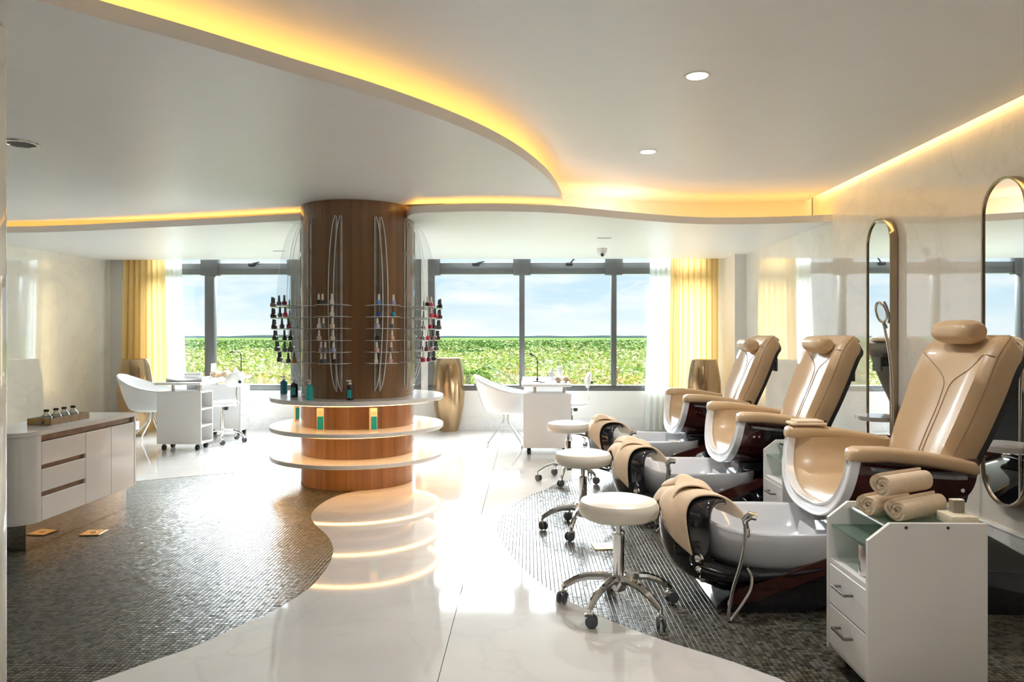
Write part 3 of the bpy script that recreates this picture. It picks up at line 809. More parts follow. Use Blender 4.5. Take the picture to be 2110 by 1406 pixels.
# ================================================================== bronze vases
def vase(x, y, label):
    t = thing('floor_vase', label, 'vase', (x, y, 0))
    MB().lathe([(.118, 0), (.125, .005), (.165, .16), (.198, .34), (.212, .52), (.205, .70), (.180, .86), (.158, .955), (.153, .962), (.145, .958), (.10, .93)], 40).build('body', M_bronze, t)
    return t
vase(*atz(925, 888).xy, 'tall bronze barrel vase standing by the window next to the walnut column')
vase(*(lambda p: (p.x, p.y))(aty(279, 700, 9.05)), 'tall bronze barrel vase by the yellow curtain behind the white tub chair')
vase(2.17, 9.05, 'tall bronze barrel vase by the curtain behind the pedicure chairs')

# ================================================================== curtains
def curtain(name, x0, x1, mate, label, y=9.55, folds=9, amp=.035, flare=(0, 0), seed=1):
    r_ = random.Random(seed); ph = [r_.uniform(0, 6) for _ in range(4)]
    def fn(s, q):
        z = .01 + q * 2.6; k = (1 - q) ** 1.3
        x = x0 + (x1 - x0) * s + flare[0] * k * (1 - s) + flare[1] * k * s
        a = amp * (.75 + .25 * math.sin(3 * s + ph[0])) * (.8 + .4 * (1 - q))
        return (x + .3 * a * math.sin(4 * PI * folds * s + ph[1]), y + a * math.sin(2 * PI * folds * s + ph[2] + .5 * q) + .35 * a * math.sin(2 * PI * folds * 2.3 * s + ph[3]), z)
    o = MB().grid(fn, folds * 16, 14).build(name, mate)
    return tag(o, label, 'curtain')
curtain('sheer_curtain', 1.62, 1.95, M_sheer, 'white sheer curtain drawn beside the yellow one near the pedicure chairs', 9.63, 5, .03, (-.10, .0), 2)
curtain('yellow_curtain', 1.86, 2.47, M_yellow, 'yellow curtain gathered by the pier near the pedicure chairs', 9.505, 8, .03, (-.04, .0), 3)
curtain('sheer_curtain', -5.45, -5.18, M_sheer, 'white sheer curtain pressed between the ivory wall and the yellow curtain', 9.63, 4, .03, (0, .0), 8)
curtain('yellow_curtain', -5.34, -4.80, M_yellow, 'yellow curtain hanging by the ivory wall near the tub chair', 9.505, 7, .03, (-.05, .06), 4)
curtain('sheer_curtain', -4.85, -4.62, M_sheer, 'white sheer curtain hanging between the yellow curtain and the window', 9.63, 4, .03, (0, .10), 5)

# ================================================================== white sideboard
SX0, SX1, SY0, SY1 = -3.28, -2.865, 4.08, 5.25
sb = thing('sideboard', 'long glossy white sideboard with rounded end, drawers and doors', 'cabinet', ((SX0 + SX1) / 2, (SY0 + SY1) / 2, 0))
ox, oy = (SX0 + SX1) / 2, (SY0 + SY1) / 2
def L_(p): return [(x - ox, y - oy) for x, y in p]
RC = .14
arc = [(SX1 - RC + RC * math.cos(a), SY0 + RC + RC * math.sin(a)) for a in [-PI / 2 + PI / 2 * i / 10 for i in range(11)]]
body = [(SX0, SY0)] + arc + [(SX1, SY1), (SX0, SY1)]
MB().prism(L_([(SX0, SY0 + .03), (SX1 - RC, SY0 + .03), (SX1 - .03, SY0 + RC), (SX1 - .03, SY1 - .01), (SX0, SY1 - .01)]), .163, .66).build('carcass', M_brown, sb)
endp = [(SX0, SY0)] + arc + [(SX1, SY0 + RC + .004), (SX1 - .032, SY0 + RC + .004), (SX1 - .032, SY0 + .028 + RC * .3), (SX1 - RC, SY0 + .028), (SX0, SY0 + .028)]
MB().prism(L_(endp), .160, .665).build('rounded_end', M_white, sb, angle=50)
top = [(SX0 - .004, SY0 - .006)] + [(x + (.006 if i > 3 else .003), y - (.006 if i < 7 else .0)) for i, (x, y) in enumerate(arc)] + [(SX1 + .006, SY1 + .012), (SX0 - .004, SY1 + .012)]
MB().prism(L_(top), .667, .693).build('countertop', M_quartz, sb, angle=50)
MB().box(SX0 - ox, SX1 - ox, SY1 - .01 - oy, SY1 + .008 - oy, .160, .667).build('end_panel', M_white, sb, smooth=False)
yA, yB, yC, yD = SY0 + RC + .008, 4.655, 4.945, SY1 - .014
def front(y0, y1, z0, z1, nm):
    return MB().rbox(SX1 - .02 - ox, SX1 - ox, y0 + .0015 - oy, y1 - .0015 - oy, z0, z1, .002, 1).build(nm, M_white, sb)
for z0, z1 in ((.160, .300), (.330, .462), (.490, .625)):
    front(yA, yB, z0, z1, 'drawer')
front(yB, yC, .160, .625, 'door'); front(yC, yD, .160, .625, 'door')
for z0, z1 in ((.302, .328), (.464, .488), (.628, .664)):
    MB().box(SX1 - .030 - ox, SX1 - .020 - ox, yA - oy, (yB if z0 < .6 else yD) - oy, z0, z1).build('handle_channel', M_brown, sb, smooth=False)
MB().box(SX0 + .03 - ox, SX1 - .055 - ox, SY0 + .09 - oy, SY1 - .02 - oy, 0, .165).build('plinth', M_plinth, sb, smooth=False)
# tray with four bottles
ty = thing('wooden_tray', 'narrow brown wooden tray on the white sideboard', 'tray', (-3.05, 4.675, .693))
for (a, b, c, d, z0, z1) in ((-.075, .075, -.20, .20, 0, .008), (-.075, -.067, -.20, .20, .008, .042), (.067, .075, -.20, .20, .008, .042)):
    MB().box(a, b, c, d, z0, z1).build('side_board', M_traywood, ty, smooth=False)
for yy in (-.20, .192):
    m_ = MB().box(-.067, .067, yy, yy + .008, .026, .042).box(-.067, -.035, yy, yy + .008, .008, .026).box(.035, .067, yy, yy + .008, .008, .026)
    m_.build('end_board', wood('amber_wood', (.50, .30, .07), (.55, .34, .10), .35), ty, smooth=False)
M_clr = clear('bottle_glass', (.93, .95, .95), .10, .02, .12)
M_oil = mat('herb_oil', (.16, .13, .10), .4, vary=.4, scale=80)
for k in range(4):
    b = thing('glass_bottle', 'round clear glass bottle with dark stopper in the wooden tray', 'bottle', (-3.05 + .004 * (k % 2), 4.545 + k * .088, .701), group='stoppered bottles in the wooden tray')
    MB().lathe([(.030, 0), (.036, .006), (.037, .022), (.030, .042), (.015, .056), (.012, .068), (.014, .072)], 18).build('flask', M_clr, b)
    MB().lathe([(.027, .004), (.033, .008), (.033, .026), (.028, .034)], 16).build('contents', M_oil, b)
    MB().lathe([(.0135, .070), (.016, .073), (.016, .082), (.013, .085)], 14).build('stopper', M_black, b)
# brass floor outlet plates
for (u, v, lb) in ((193, 1099, 'square brass floor outlet plate before the white sideboard'), (1243, 1127, 'square brass floor outlet plate beside the nearest rolling stool')):
    p = atz(u, v)
    t = thing('floor_outlet', lb, 'outlet', (p.x, p.y, 0), .1)
    MB().rbox(-.062, .062, -.062, .062, 0, .006, .002, 1).build('plate', mat('brass_plate', (.62, .40, .14), .3, metal=.6, vary=.05), t)
    MB().lathe([(.001, .0075), (.018, .0075), (.020, .006)], 16).build('socket_cap', mat('brass_dark', (.28, .13, .04), .35, metal=.6), t)
# white bench slab past the sideboard
p = aty(288, 868, 6.5)
t = thing('white_side_table', 'low white side table partly hidden behind the white sideboard', 'table', (p.x - .25, 6.42, 0))
MB().rbox(-.25, .25, -.10, .08, p.z - .075, p.z, .008).build('table_top', M_white, t)
MB().rbox(-.20, -.06, -.08, .06, 0, p.z - .074, .006).build('pedestal', M_white, t)

# ================================================================== manicure desks
def caster(m, x, y, r=.030, w=.022):
    Mx = Matrix.Translation((x, y, r)) @ Matrix.Rotation(PI / 2, 4, 'Y')
    m.lathe([(r * .55, -w), (r, -w * .7), (r, -.004), (r * .8, -.003), (r * .8, .003), (r, .004), (r, w * .7), (r * .55, w)], 16, M=Mx)
    m.cyl((x, y, 0), .008, r, .075, 8)
def desk(x0, x1, y0, y1, label, open_front):
    cx, cy = (x0 + x1) / 2, (y0 + y1) / 2
    t = thing('manicure_desk', label, 'desk', (cx, cy, 0)); hw = (x1 - x0) / 2; L = (y1 - y0) / 2
    # table top
    MB().rbox(-hw - .02, hw, -L - .02, L + .05, .717, .745, .006).build('desk_top', M_white, t)
    for s in (-1, 1):
        for xx in (-hw + .12, hw - .07):
            MB().cyl((xx, s * (L - .13), 0), .019, .646, .718, 16).build('top_post', M_steel, t)
    # near pedestal: plain outer panel, open shelves to the stool side
    yA, yB_ = -L, -L + .30
    MB().rbox(-hw, hw, yA, yA + .018, .072, .646, .003, 1).build('outer_panel', M_whitem, t)
    MB().box(-hw, hw, yB_ - .018, yB_, .072, .646).build('inner_panel', M_whitem, t, smooth=False)
    MB().box(-hw, hw, yA + .018, yB_ - .018, .628, .646).build('pedestal_top', M_whitem, t, smooth=False)
    MB().box(-hw, -hw + .018, yA + .018, yB_ - .018, .072, .628).build('back_board', M_whitem, t, smooth=False)
    for z in (.072, .255, .440):
        MB().box(-hw + .018, hw, yA + .018, yB_ - .018, z, z + .018).build('shelf', M_whitem, t, smooth=False)
    # far pedestal with drawers
    yC_, yD_ = L - .30, L
    MB().rbox(-hw, hw - .02, yC_, yD_, .072, .646, .003, 1).build('drawer_body', M_whitem, t)
    for k in range(3):
        z0 = .076 + k * .190
        dr = MB().rbox(hw - .019, hw, yC_ + .003, yD_ - .003, z0, z0 + .186, .003, 1).build('drawer', M_whitem, t)
        MB().tube([(hw, L - .20, z0 + .12), (hw + .022, L - .19, z0 + .125), (hw + .022, L - .11, z0 + .115), (hw, L - .10, z0 + .11)], .005, 6).build('handle', M_chrome, dr)
    for sx in (-hw + .06, hw - .06):
        for yy in (yA + .05, yB_ - .05, yC_ + .05, yD_ - .05):
            m = MB(); caster(m, sx, yy); m.build('caster', M_black, t)
    return t
DL = desk(-4.045, -3.555, 7.84, 9.24, 'white two-pedestal manicure desk near the yellow curtain', True)
DR = desk(-.05, .455, 7.66, 9.06, 'white two-pedestal manicure desk between column and pedicure chairs', True)

def tub_chair(x, y, rz, label):
    t = thing('tub_chair', label, 'chair', (x, y, 0), rz)     # local +x = facing
    def sh(s, q, off=0.0):
        # s: from one arm round the back to the other, q: 0 under the seat .. 1 rim
        an = (s - .5) * 2 * rad(148); a = PI + an
        back = .5 + .5 * math.cos(an)
        rim = .615 + .195 * max(0, back) ** 2.2
        b_ = max(0, q - .42) / .58
        r = .245 * math.sin(min(1, q / .55) * PI / 2) ** .9 + .045 * b_
        z = .375 + .055 * (min(q, .5) / .5) ** 2.5 + (rim - .43) * b_ ** 1.15
        return (.03 + r * math.cos(a) * 1.05 - .075 * b_ * back ** 2, r * math.sin(a) * 1.05, z)
    MB().grid(lambda s, q: sh(s, q), 40, 18).build('shell', M_white, t, solid=.016)
    MB().lathe([(.001, .40), (.10, .405), (.19, .43), (.225, .455), (.21, .47), (.10, .474), (.001, .475)], 28, c=(.02, 0, 0)).build('seat_pad', M_white, t)
    MB().lathe([(.05, .375), (.06, .40)], 18, c=(.02, 0, 0)).build('seat_plate', M_steel, t)
    for k in range(4):
        a = PI / 4 + k * PI / 2
        c, s = math.cos(a), math.sin(a)
        MB().tube([(.02 + .03 * c, .03 * s, .38), (.02 + .035 * c, .035 * s, .30), (.02 + .06 * c, .06 * s, .245), (.02 + .25 * c, .25 * s, .07), (.02 + .268 * c, .268 * s, .045), (.02 + .27 * c, .27 * s, .0)], .0095, 8).build('leg', M_chrome, t)
    MB().sphere((-.335, 0, .70), .012, 10, 6).build('rivet', M_black, t)
    return t
tub_chair(-4.42, 8.42, .10, 'white moulded tub chair with chrome legs beside the yellow curtain')
tub_chair(-.27, 8.28, -.05, 'white moulded tub chair with chrome legs before the wide window')

def star_base(t, R=.27, a0=0.0, hubz=.135, n=5):
    for k in range(n):
        a = a0 + 2 * PI * k / n; c, s = math.cos(a), math.sin(a)
        P = [(.02, hubz), (.07, hubz + .012), (.14, hubz + .004), (.20, hubz - .018), (.245, hubz - .046), (R, hubz - .060)]
        lg = MB().tube([(r * c, r * s, z) for r, z in P], [.021, .020, .018, .016, .0145, .012], 8).build('leg', M_chrome, t)
        w = MB(); Mx = Matrix.Translation((R * c, R * s, 0)) @ Matrix.Rotation(a + .9 + k * .7, 4, 'Z')
        w.cyl((0, 0, 0), .009, .045, .082, 8, M=Mx)
        w.rbox(-.014, .014, -.020, .020, .030, .060, .008, 2, M=Mx)
        w.build('caster_fork', M_chrome, lg)
        w2 = MB()
        for sg in (-1, 1):
            w2.lathe([(.012, -.007), (.026, -.006), (.028, 0), (.026, .006), (.012, .007)], 16, M=Mx @ Matrix.Translation((sg * .013, -.012, .028)) @ Matrix.Rotation(PI / 2, 4, 'Y'))
        w2.build('caster_wheel', M_rubber, lg)
def rolling_stool(x, y, label, a0, group=None, seat_h=.512):
    t = thing('rolling_stool', label, 'stool', (x, y, 0), group=group); R = .185
    MB().lathe([(.10, seat_h - .094), (R - .035, seat_h - .092), (R - .012, seat_h - .080), (R - .002, seat_h - .055), (R - .002, seat_h - .034), (R - .014, seat_h - .014), (R - .05, seat_h - .004), (.08, seat_h), (.001, seat_h)], 40).build('seat', M_cream, t)
    MB().lathe([(.012, seat_h - .15), (.013, seat_h - .092), (.07, seat_h - .092), (.07, seat_h - .100)], 18).lathe([(.024, .115), (.026, .12), (.026, .345), (.022, .35), (.0135, .352), (.0135, seat_h - .1)], 20).build('gas_post', M_chrome, t)
    MB().lathe([(.020, .085), (.032, .092), (.036, .11), (.036, .145), (.030, .160)], 20).build('hub', M_chrome, t)
    MB().tube([(.02, 0, seat_h - .105), (.10, -.01, seat_h - .11), (.17, -.015, seat_h - .125)], [.005, .005, .009], 8).build('height_lever', M_black, t)
    star_base(t, .262, a0)
    return t
rolling_stool(.414, 3.34, 'round cream rolling stool before the pedicure chair with the raised headrest', -PI / 2 + PI / 5 * 1.0)
rolling_stool(.354, 4.70, 'round cream rolling stool before the middle pedicure chair', -PI / 2 - .35)
rolling_stool(.345, 6.31, 'round cream rolling stool before the pedicure chair next to the bronze vase', -PI / 2 - .25)

def tech_stool(x, y, rz, label):
    t = thing('technician_chair', label, 'chair', (x, y, 0), rz); sh_ = .50        # local +x = away from desk (backrest side)
    MB().lathe([(.10, sh_ - .07), (.17, sh_ - .068), (.188, sh_ - .045), (.185, sh_ - .02), (.15, sh_ - .004), (.001, sh_)], 32).build('seat', M_white, t)
    MB().lathe([(.022, .11), (.022, .34), (.013, .342), (.013, sh_ - .06)], 16).build('gas_post', M_chrome, t)
    MB().tube([(.03, 0, sh_ - .075), (.17, 0, sh_ - .078), (.205, 0, sh_ - .05), (.19, 0, .60), (.205, 0, .68), (.225, 0, .74)], .010, 8, flat=.6).build('back_stem', M_chrome, t)
    MB().lathe([(.02, -.03), (.03, -.01), (.018, .012)], 12, c=(.05, .0, sh_ - .09)).build('knob', M_black, t)
    MB().lathe([(.014, 0), (.02, .018), (.014, .026)], 12, M=Matrix.Translation((.225, 0, .715)) @ Matrix.Rotation(PI / 2, 4, 'Y')).build('back_knob', M_black, t)
    # padded backrest: rounded, curved
    rings = []
    for k in range(9):
        q = k / 8; z = .655 + .175 * q; w = .175 * math.sin(PI * (.12 + .76 * q)) ** .45; th = .030 * math.sin(PI * (.08 + .84 * q)) ** .5
        ring = []
        for i in range(20):
            a = 2 * PI * i / 20; yy = w * math.cos(a); xx = .19 + .03 * q - 1.1 * yy * yy + th * math.sin(a)
            ring.append((xx, yy, z))
        rings.append(ring)
    MB().loft(rings).build('backrest', M_white, t)
    star_base(t, .25, .3)
    return t
tech_stool(-3.60, 8.50, -.25, 'white technician chair with chrome base at the desk by the yellow curtain')
tech_stool(.50, 8.45, .0, 'white technician chair at the desk before the wide window')

# ---- things on the desks
def desk_lamp(x, y, z, pts, label, rz=0):
    t = thing('desk_lamp', label, 'lamp', (x, y, z), rz)
    MB().lathe([(.045, 0), (.05, .004), (.048, .014), (.012, .018), (.011, .045)], 20).build('base', M_black, t)
    MB().tube(pts, .0055, 8).build('gooseneck', M_black, t)
    a, b = Vector(pts[-2]), Vector(pts[-1]); d = (b - a).normalized()
    MB().tube([tuple(b), tuple(b + d * .02), tuple(b + d * .05)], [.008, .011, .011], 10).build('lamp_head', M_black, t)
p = aty(1107, 776, 8.05)
desk_lamp(p.x, 8.02, .745, [(0, 0, .04), (.003, 0, .16), (.004, 0, .22), (-.008, 0, .265), (-.03, 0, .288), (-.04, 0, .292)], 'black gooseneck lamp on the manicure desk before the wide window')
p = aty(497, 770, 9.0)
desk_lamp(p.x, 9.0, .745, [(0, 0, .04), (0, 0, .26), (-.012, 0, .30), (-.05, 0, .312), (-.09, 0, .308)], 'black gooseneck lamp on the manicure desk near the yellow curtain')
def rolled_towel(name, x, y, z, r, L, rz, mate, label, group=None, tilt=0):
    t = thing(name, label, 'towel', (x, y, z), rz, group)
    # spiral cross-section extruded along local x
    n = 70; turns = 3.2; th = r / (turns + .4); pts_o = []; pts_i = []
    for i in range(n + 1):
        a = 2 * PI * turns * i / n; ro = r * (.16 + .84 * i / n); wob = 1 + .03 * math.sin(3 * a + rz)
        pts_o.append((ro * math.cos(a) * wob, ro * math.sin(a) * wob * .94)); ri = max(.004, ro - th * .86)
        pts_i.append((ri * math.cos(a) * wob, ri * math.sin(a) * wob * .94))
    sec = pts_o + pts_i[::-1]
    def ring(x_, k): return [(x_ + .004 * math.sin(5 * i * .13 + k), yy * (1 - .05 * abs(k)), zz * (1 - .05 * abs(k)) + r * .94) for i, (yy, zz) in enumerate(sec)]
    m = MB().loft([ring(-L / 2, -1), ring(-L / 2 + .012, -.2), ring(0, 0), ring(L / 2 - .012, .2), ring(L / 2, 1)], cap=False)
    N = len(sec); half = n + 1
    for base in (0, 4 * N):
        o = 0
        m.f += [((base + i, base + i + 1, base + 2 * half - 2 - i, base + 2 * half - 1 - i) if base else (base + i + 1, base + i, base + 2 * half - 1 - i, base + 2 * half - 2 - i)) for i in range(half - 1)]
        m.mi += [0] * (half - 1)
    m.build('rolled_cloth', mate, t, angle=60)
    return t
zt = .745
for (x, y, rz, lb) in ((.335, 7.98, 1.45, 'small peach rolled towel next to the squat pump bottle on the window desk'), (.415, 7.99, 1.62, 'small peach rolled towel at the technician side of the window desk')):
    rolled_towel('rolled_towel', x, y, zt, .036, .15, rz, M_towel, lb, 'rolled towels on the window desk')
for (x, y, rz, lb) in ((-3.77, 8.75, 1.4, 'peach rolled towel next to the nail lamp on the desk by the yellow curtain'), (-3.67, 8.78, 1.7, 'peach rolled towel next to the black lamp on the desk by the yellow curtain')):
    rolled_towel('rolled_towel', x, y, zt, .048, .16, rz, M_towel, lb, 'rolled towels on the curtain desk')
def spray(x, y, z, label, hgt=.12, r=.028, mate=None, pump=True):
    t = thing('lotion_bottle', label, 'bottle', (x, y, z))
    MB().lathe([(r * .92, 0), (r, .004), (r, hgt * .7), (r * .8, hgt * .82), (.010, hgt * .9)], 18).build('bottle', mate or M_pump, t)
    MB().lathe([(.011, hgt * .88), (.011, hgt), (.006, hgt + .004)], 12).rbox(-.022, .008, -.006, .006, hgt, hgt + .010, .002).build('cap', M_pump, t)
spray(.265, 8.05, zt, 'squat white pump bottle beside the peach towels on the window desk', .13, .034, clear('milky_plastic', (.9, .9, .95), .08, .1, .55, (.85, .85, .92)))
M_milk = mat('milky_white', (.78, .79, .84), .3)
def pitcher(x, y, label, hh):
    t = thing('white_jar', label, 'jar', (x, y, zt))
    MB().lathe([(.030, 0), (.034, .005), (.032, hh * .8), (.030, hh), (.024, hh), (.024, hh * .3)], 20).build('body', M_milk, t)
    MB().lathe([(.0315, hh), (.0315, hh + .012), (.02, hh + .016)], 20).build('lid', M_pump, t)
pitcher(.355, 8.22, 'tall white jar behind the peach towels on the window desk', .15)
pitcher(-3.90, 8.95, 'tall white jar behind the peach towels on the curtain desk', .15)
spray(-3.66, 9.05, zt, 'small white spray bottle on the curtain desk', .10, .03, M_milk)
t = thing('nail_tool', 'small dark nail tool lying on the desk before the wide window', 'tool', (.155, 7.86, zt), .2)
MB().rbox(-.03, .03, -.012, .012, 0, .014, .005).build('handle', M_rubber, t)
MB().tube([(.03, 0, .008), (.055, 0, .008)], .004, 6).build('tip', M_steel, t)
t = thing('paper_mat', 'flat white work mat on the desk before the wide window', 'mat', (.06, 7.92, zt), .05)
MB().rbox(-.09, .12, -.10, .12, 0, .003, .001, 1).build('sheet', mat('paper', (.86, .86, .86), .6), t)
t = thing('hand_cushion', 'long white hand cushion with grey underside on the desk by the yellow curtain', 'cushion', (-3.80, 8.05, zt), 0)
rings = []
for k in range(13):
    q = k / 12; x = -.20 + .40 * q; hgt = .010 + .022 * abs(2 * q - 1) ** 2; s_ = .6 + .4 * math.sin(PI * (.1 + .8 * q))
    rings.append([(x, -.13 * s_, .004 + hgt * .5), (x, -.12 * s_, .001), (x, .12 * s_, .001), (x, .13 * s_, .004 + hgt * .5), (x, .12 * s_, .010 + hgt), (x, -.12 * s_, .010 + hgt)])
MB().loft(rings).build('pad', M_white, t)
MB().box(-.19, .19, -.126, .126, 0, .003).build('underside', M_rubber, t, smooth=False)
t = thing('nail_lamp', 'small white nail lamp with dark opening on the desk by the yellow curtain', 'nail lamp', (-3.99, 8.62, zt), .3)
rings = [[(x, y_, z_) for y_, z_ in ((-.085, 0), (-.085, .04), (-.06, .068), (.06, .068), (.085, .04), (.085, 0))] for x in (-.10, .08)]
MB().loft(rings).build('housing', M_white, t, angle=20)
MB().loft([[(x, y_, z_) for y_, z_ in ((-.055, .004), (-.055, .03), (-.04, .045), (.04, .045), (.055, .03), (.055, .004))] for x in (.075, .082)]).build('opening', M_rubber, t)

# ================================================================== pedicure stations
BX = 1.38                       # modelled in room x, shifted so that local x = room x - BX
def Lx(pts): return [(p[0] - BX, p[1], p[2]) for p in pts]
def sgn_pow(v, p): return math.copysign(abs(v) ** p, v)
SPINE = [(1.865, .50), (1.885, .60), (1.915, .70), (1.955, .80), (1.998, .90), (2.035, 1.0), (2.068, 1.09), (2.105, 1.17), (2.15, 1.225), (2.185, 1.255)]
SP = cat_rom([(x, 0, z) for x, z in SPINE], 4)
def back_w(s):
    pts = [(0, .24), (.2, .265), (.4, .285), (.62, .30), (.8, .295), (.92, .282), (1.0, .245)]
    for (a, wa), (b, wb) in zip(pts, pts[1:]):
        if a <= s <= b:
            t = (s - a) / (b - a); t = t * t * (3 - 2 * t); return wa + (wb - wa) * t
    return .2
def spine(s):
    f = s * (len(SP) - 1); i = min(int(f), len(SP) - 2); t = f - i
    p = SP[i].lerp(SP[i + 1], t); a = SP[max(i - 1, 0)]; b = SP[min(i + 2, len(SP) - 1)]
    T = (b - a).normalized(); N = Vector((-T.z, 0, T.x))
    return p, T, N
def bolster(t, s):
    k = math.sin(PI * min(1, max(0, s * 1.05))) ** .5 if 0 < s < .95 else 0.0
    return .045 * k * max(0, (abs(t) - .35) / .5) ** 1.5 if abs(t) < .85 else .045 * k * (1 - ((abs(t) - .85) / .15) ** 2 * 1.3)
def back_pt(s, t, off=0.0):
    p, T, N = spine(s); q = p + N * (bolster(t, s) + off)
    return (q.x - BX, back_w(s) * t, q.z)

def pedicure_chair(loc, label, head_s, head_off):
    st = thing('pedicure_chair', label, 'pedicure chair', loc)
    # -- lower hull
    prof = [(.86, 0), (1.24, 0), (1.32, .035), (1.55, .07), (1.80, .03), (1.95, 0), (2.46, 0), (2.50, .06), (2.36, .20), (2.12, .33), (1.92, .42), (1.66, .42), (1.60, .16), (1.34, .14), (1.12, .125), (.97, .10)]
    cxm, czm = 1.6, .15
    rings = []
    for y, k in ((-.285, .93), (-.265, .985), (-.22, 1), (.22, 1), (.265, .985), (.285, .93)):
        rings.append([(cxm + (x - cxm) * (k if z > .001 else 1) - BX, y, z * (k if z > .15 else 1)) for x, z in prof])
    MB().loft(rings).build('base', M_blackg, st, angle=40)
    # glossy red flare under the bowl
    for sg in (-1, 1):
        fl_ = [[(x - BX, sg * (yy + .03 * (z > .15)), z) for x, z in ((.90, .03), (1.02, .05), (1.35, .19), (1.62, .30), (1.62, .345), (1.38, .27), (1.10, .165), (.95, .105))] for yy in (.255, .285)]
        MB().loft(fl_ if sg > 0 else fl_[::-1]).build('flare_panel', M_cherry, st, angle=40)
        MB().tube([tuple(q) for q in cat_rom([(.80 - BX, sg * .235, .185), (.90 - BX, sg * .268, .165), (1.05 - BX, sg * .285, .168), (1.20 - BX, sg * .298, .185), (1.33 - BX, sg * .305, .205)], 4)], [.050 - .0029 * k for k in range(17)], 12, flat=.35 if False else 1.0).build('fascia_sweep', M_blackg, st)
    # -- bowl
    def ring(cx, a, b, z, p=2.7, n=48, tilt=0.0, fr=0.0):
        out = []
        for i in range(n):
            th = 2 * PI * i / n; c, s = sgn_pow(math.cos(th), 2 / p), sgn_pow(math.sin(th), 2 / p)
            x = cx + a * c; f = max(0, (-c - .45) / .55)
            out.append((x - BX, b * s * (1 - .16 * f), z + fr * f * f + tilt * c))
        return out
    o = MB()
    o.loft([ring(1.22, .24, .17, .135), ring(1.21, .325, .245, .165), ring(1.19, .39, .30, .225), ring(1.175, .42, .328, .30, fr=.04), ring(1.17, .43, .338, .352, fr=.08),
            ring(1.17, .427, .336, .362, fr=.085), ring(1.17, .407, .318, .364, fr=.08), ring(1.17, .395, .305, .350, fr=.07), ring(1.16, .35, .262, .26), ring(1.14, .31, .215, .19), ring(1.15, .16, .11, .178)])
    bowl = o.build('foot_bath', M_silver, st, angle=60)
    MB().loft([[(x - BX, y, z) for y, z in ((-.12, .18), (-.11, .30), (-.09, .325), (.09, .325), (.11, .30), (.12, .18))] for x in (1.36, 1.50)] ).build('footrest', M_silver, bowl, angle=30)
    # -- black front fascia
    FP = cat_rom([(.875, 0, .465), (.83, 0, .488), (.76, 0, .495), (.695, 0, .475), (.660, 0, .43), (.650, 0, .36), (.655, 0, .28), (.675, 0, .20), (.72, 0, .135), (.80, 0, .095), (.92, 0, .09)], 3)
    def fw(q): return .15 + .10 * math.sin(PI * min(1, q * 1.05)) + .05 * q
    def fas(s, q):
        f = q * (len(FP) - 1); i = min(int(f), len(FP) - 2); p = FP[i].lerp(FP[i + 1], f - i)
        y = fw(q) * (2 * s - 1)
        return (p.x + 2.3 * y * y - BX, y, p.z - .25 * y * y)
    MB().grid(fas, 18, 30).build('front_fascia', M_blackg, st, solid=.016)
    for sg in (1,):
        MB().tube([fas(sg, q / 30) for q in range(31)], .009, 8).build('fascia_trim', M_silver, st)
    for k, q in enumerate((.644, .712, .785)):
        pz = fas(.06, q); pa = Vector(fas(.10, q)); pb = Vector(fas(.02, q)); tn = (pb - pa).normalized()
        nrm = Vector((-abs(tn.y), tn.x if tn.y < 0 else -tn.x, 0)).normalized()
        nrm = Vector((-.72, -.69, 0))
        Mx = Matrix.Translation(Vector(pz) + nrm * .006) @ nrm.to_track_quat('Z', 'Y').to_matrix().to_4x4()
        kb = MB().lathe([(.020, 0), (.022, .004), (.019, .008), (.017, .022), (.013, .026), (.001, .027)], 18, M=Mx)
        if k == 2: kb.tube([(0, 0, .018), (.0, .028, .02)], .005, 6, M=Mx)
        kb.build('tap_knob', M_chrome, st)
    # -- hand shower and hose on the near rim
    MB().lathe([(.014, 0), (.016, .01), (.016, .035), (.011, .04)], 14, M=Matrix.Translation((.975 - BX, -.315, .352))).tube([(.975 - BX, -.315, .385), (.965 - BX, -.322, .425), (.985 - BX, -.325, .447), (1.01 - BX, -.322, .440)], [.013, .016, .022, .020], 12).build('hand_shower', M_chrome, st)
    MB().tube([tuple(p) for p in cat_rom([(.965 - BX, -.328, .41), (.955 - BX, -.355, .33), (.93 - BX, -.372, .24), (.895 - BX, -.385, .14), (.875 - BX, -.395, .05), (.872 - BX, -.40, .012), (.885 - BX, -.395, .012), (.93 - BX, -.375, .06), (.98 - BX, -.345, .12), (.995 - BX, -.32, .17), (.985 - BX, -.29, .20)], 5)], .0075, 8).build('hose', M_steel, st)
    # -- seat shell
    def U(off, n=28, zt=.715, zb=.405, hw=.405, p=.78):
        out = []
        for i in range(n + 1):
            a = PI * i / n; out.append((-(hw - off) * sgn_pow(math.cos(a), p), zt - (zt - zb - off) * abs(math.sin(a)) ** p))
        return out
    def xf(z): return 1.415 - .055 * (1 - min(1, (z - .40) / .31))
    def shell_ring(x, o1, o2, zb):
        A, B = U(o1, zb=zb), U(o2, zb=zb)
        return [(x + (xf(z) - 1.415 if x < 1.5 else 0) - BX, y, z) for y, z in A] + [(x + (xf(z) - 1.415 if x < 1.5 else 0) - BX, y, z) for y, z in B[::-1]]
    MB().loft([shell_ring(1.425, 0, .03, .405), shell_ring(1.55, -.002, .03, .405), shell_ring(1.75, 0, .03, .425), shell_ring(1.95, .01, .03, .46)]).build('seat_shell', M_cherry, st, angle=40)
    MB().loft([shell_ring(1.405, .008, .040, .405), shell_ring(1.398, 0, .048, .405), shell_ring(1.402, -.006, .052, .405), shell_ring(1.440, -.006, .048, .405)]).build('shell_rim', M_rim, st, angle=40)
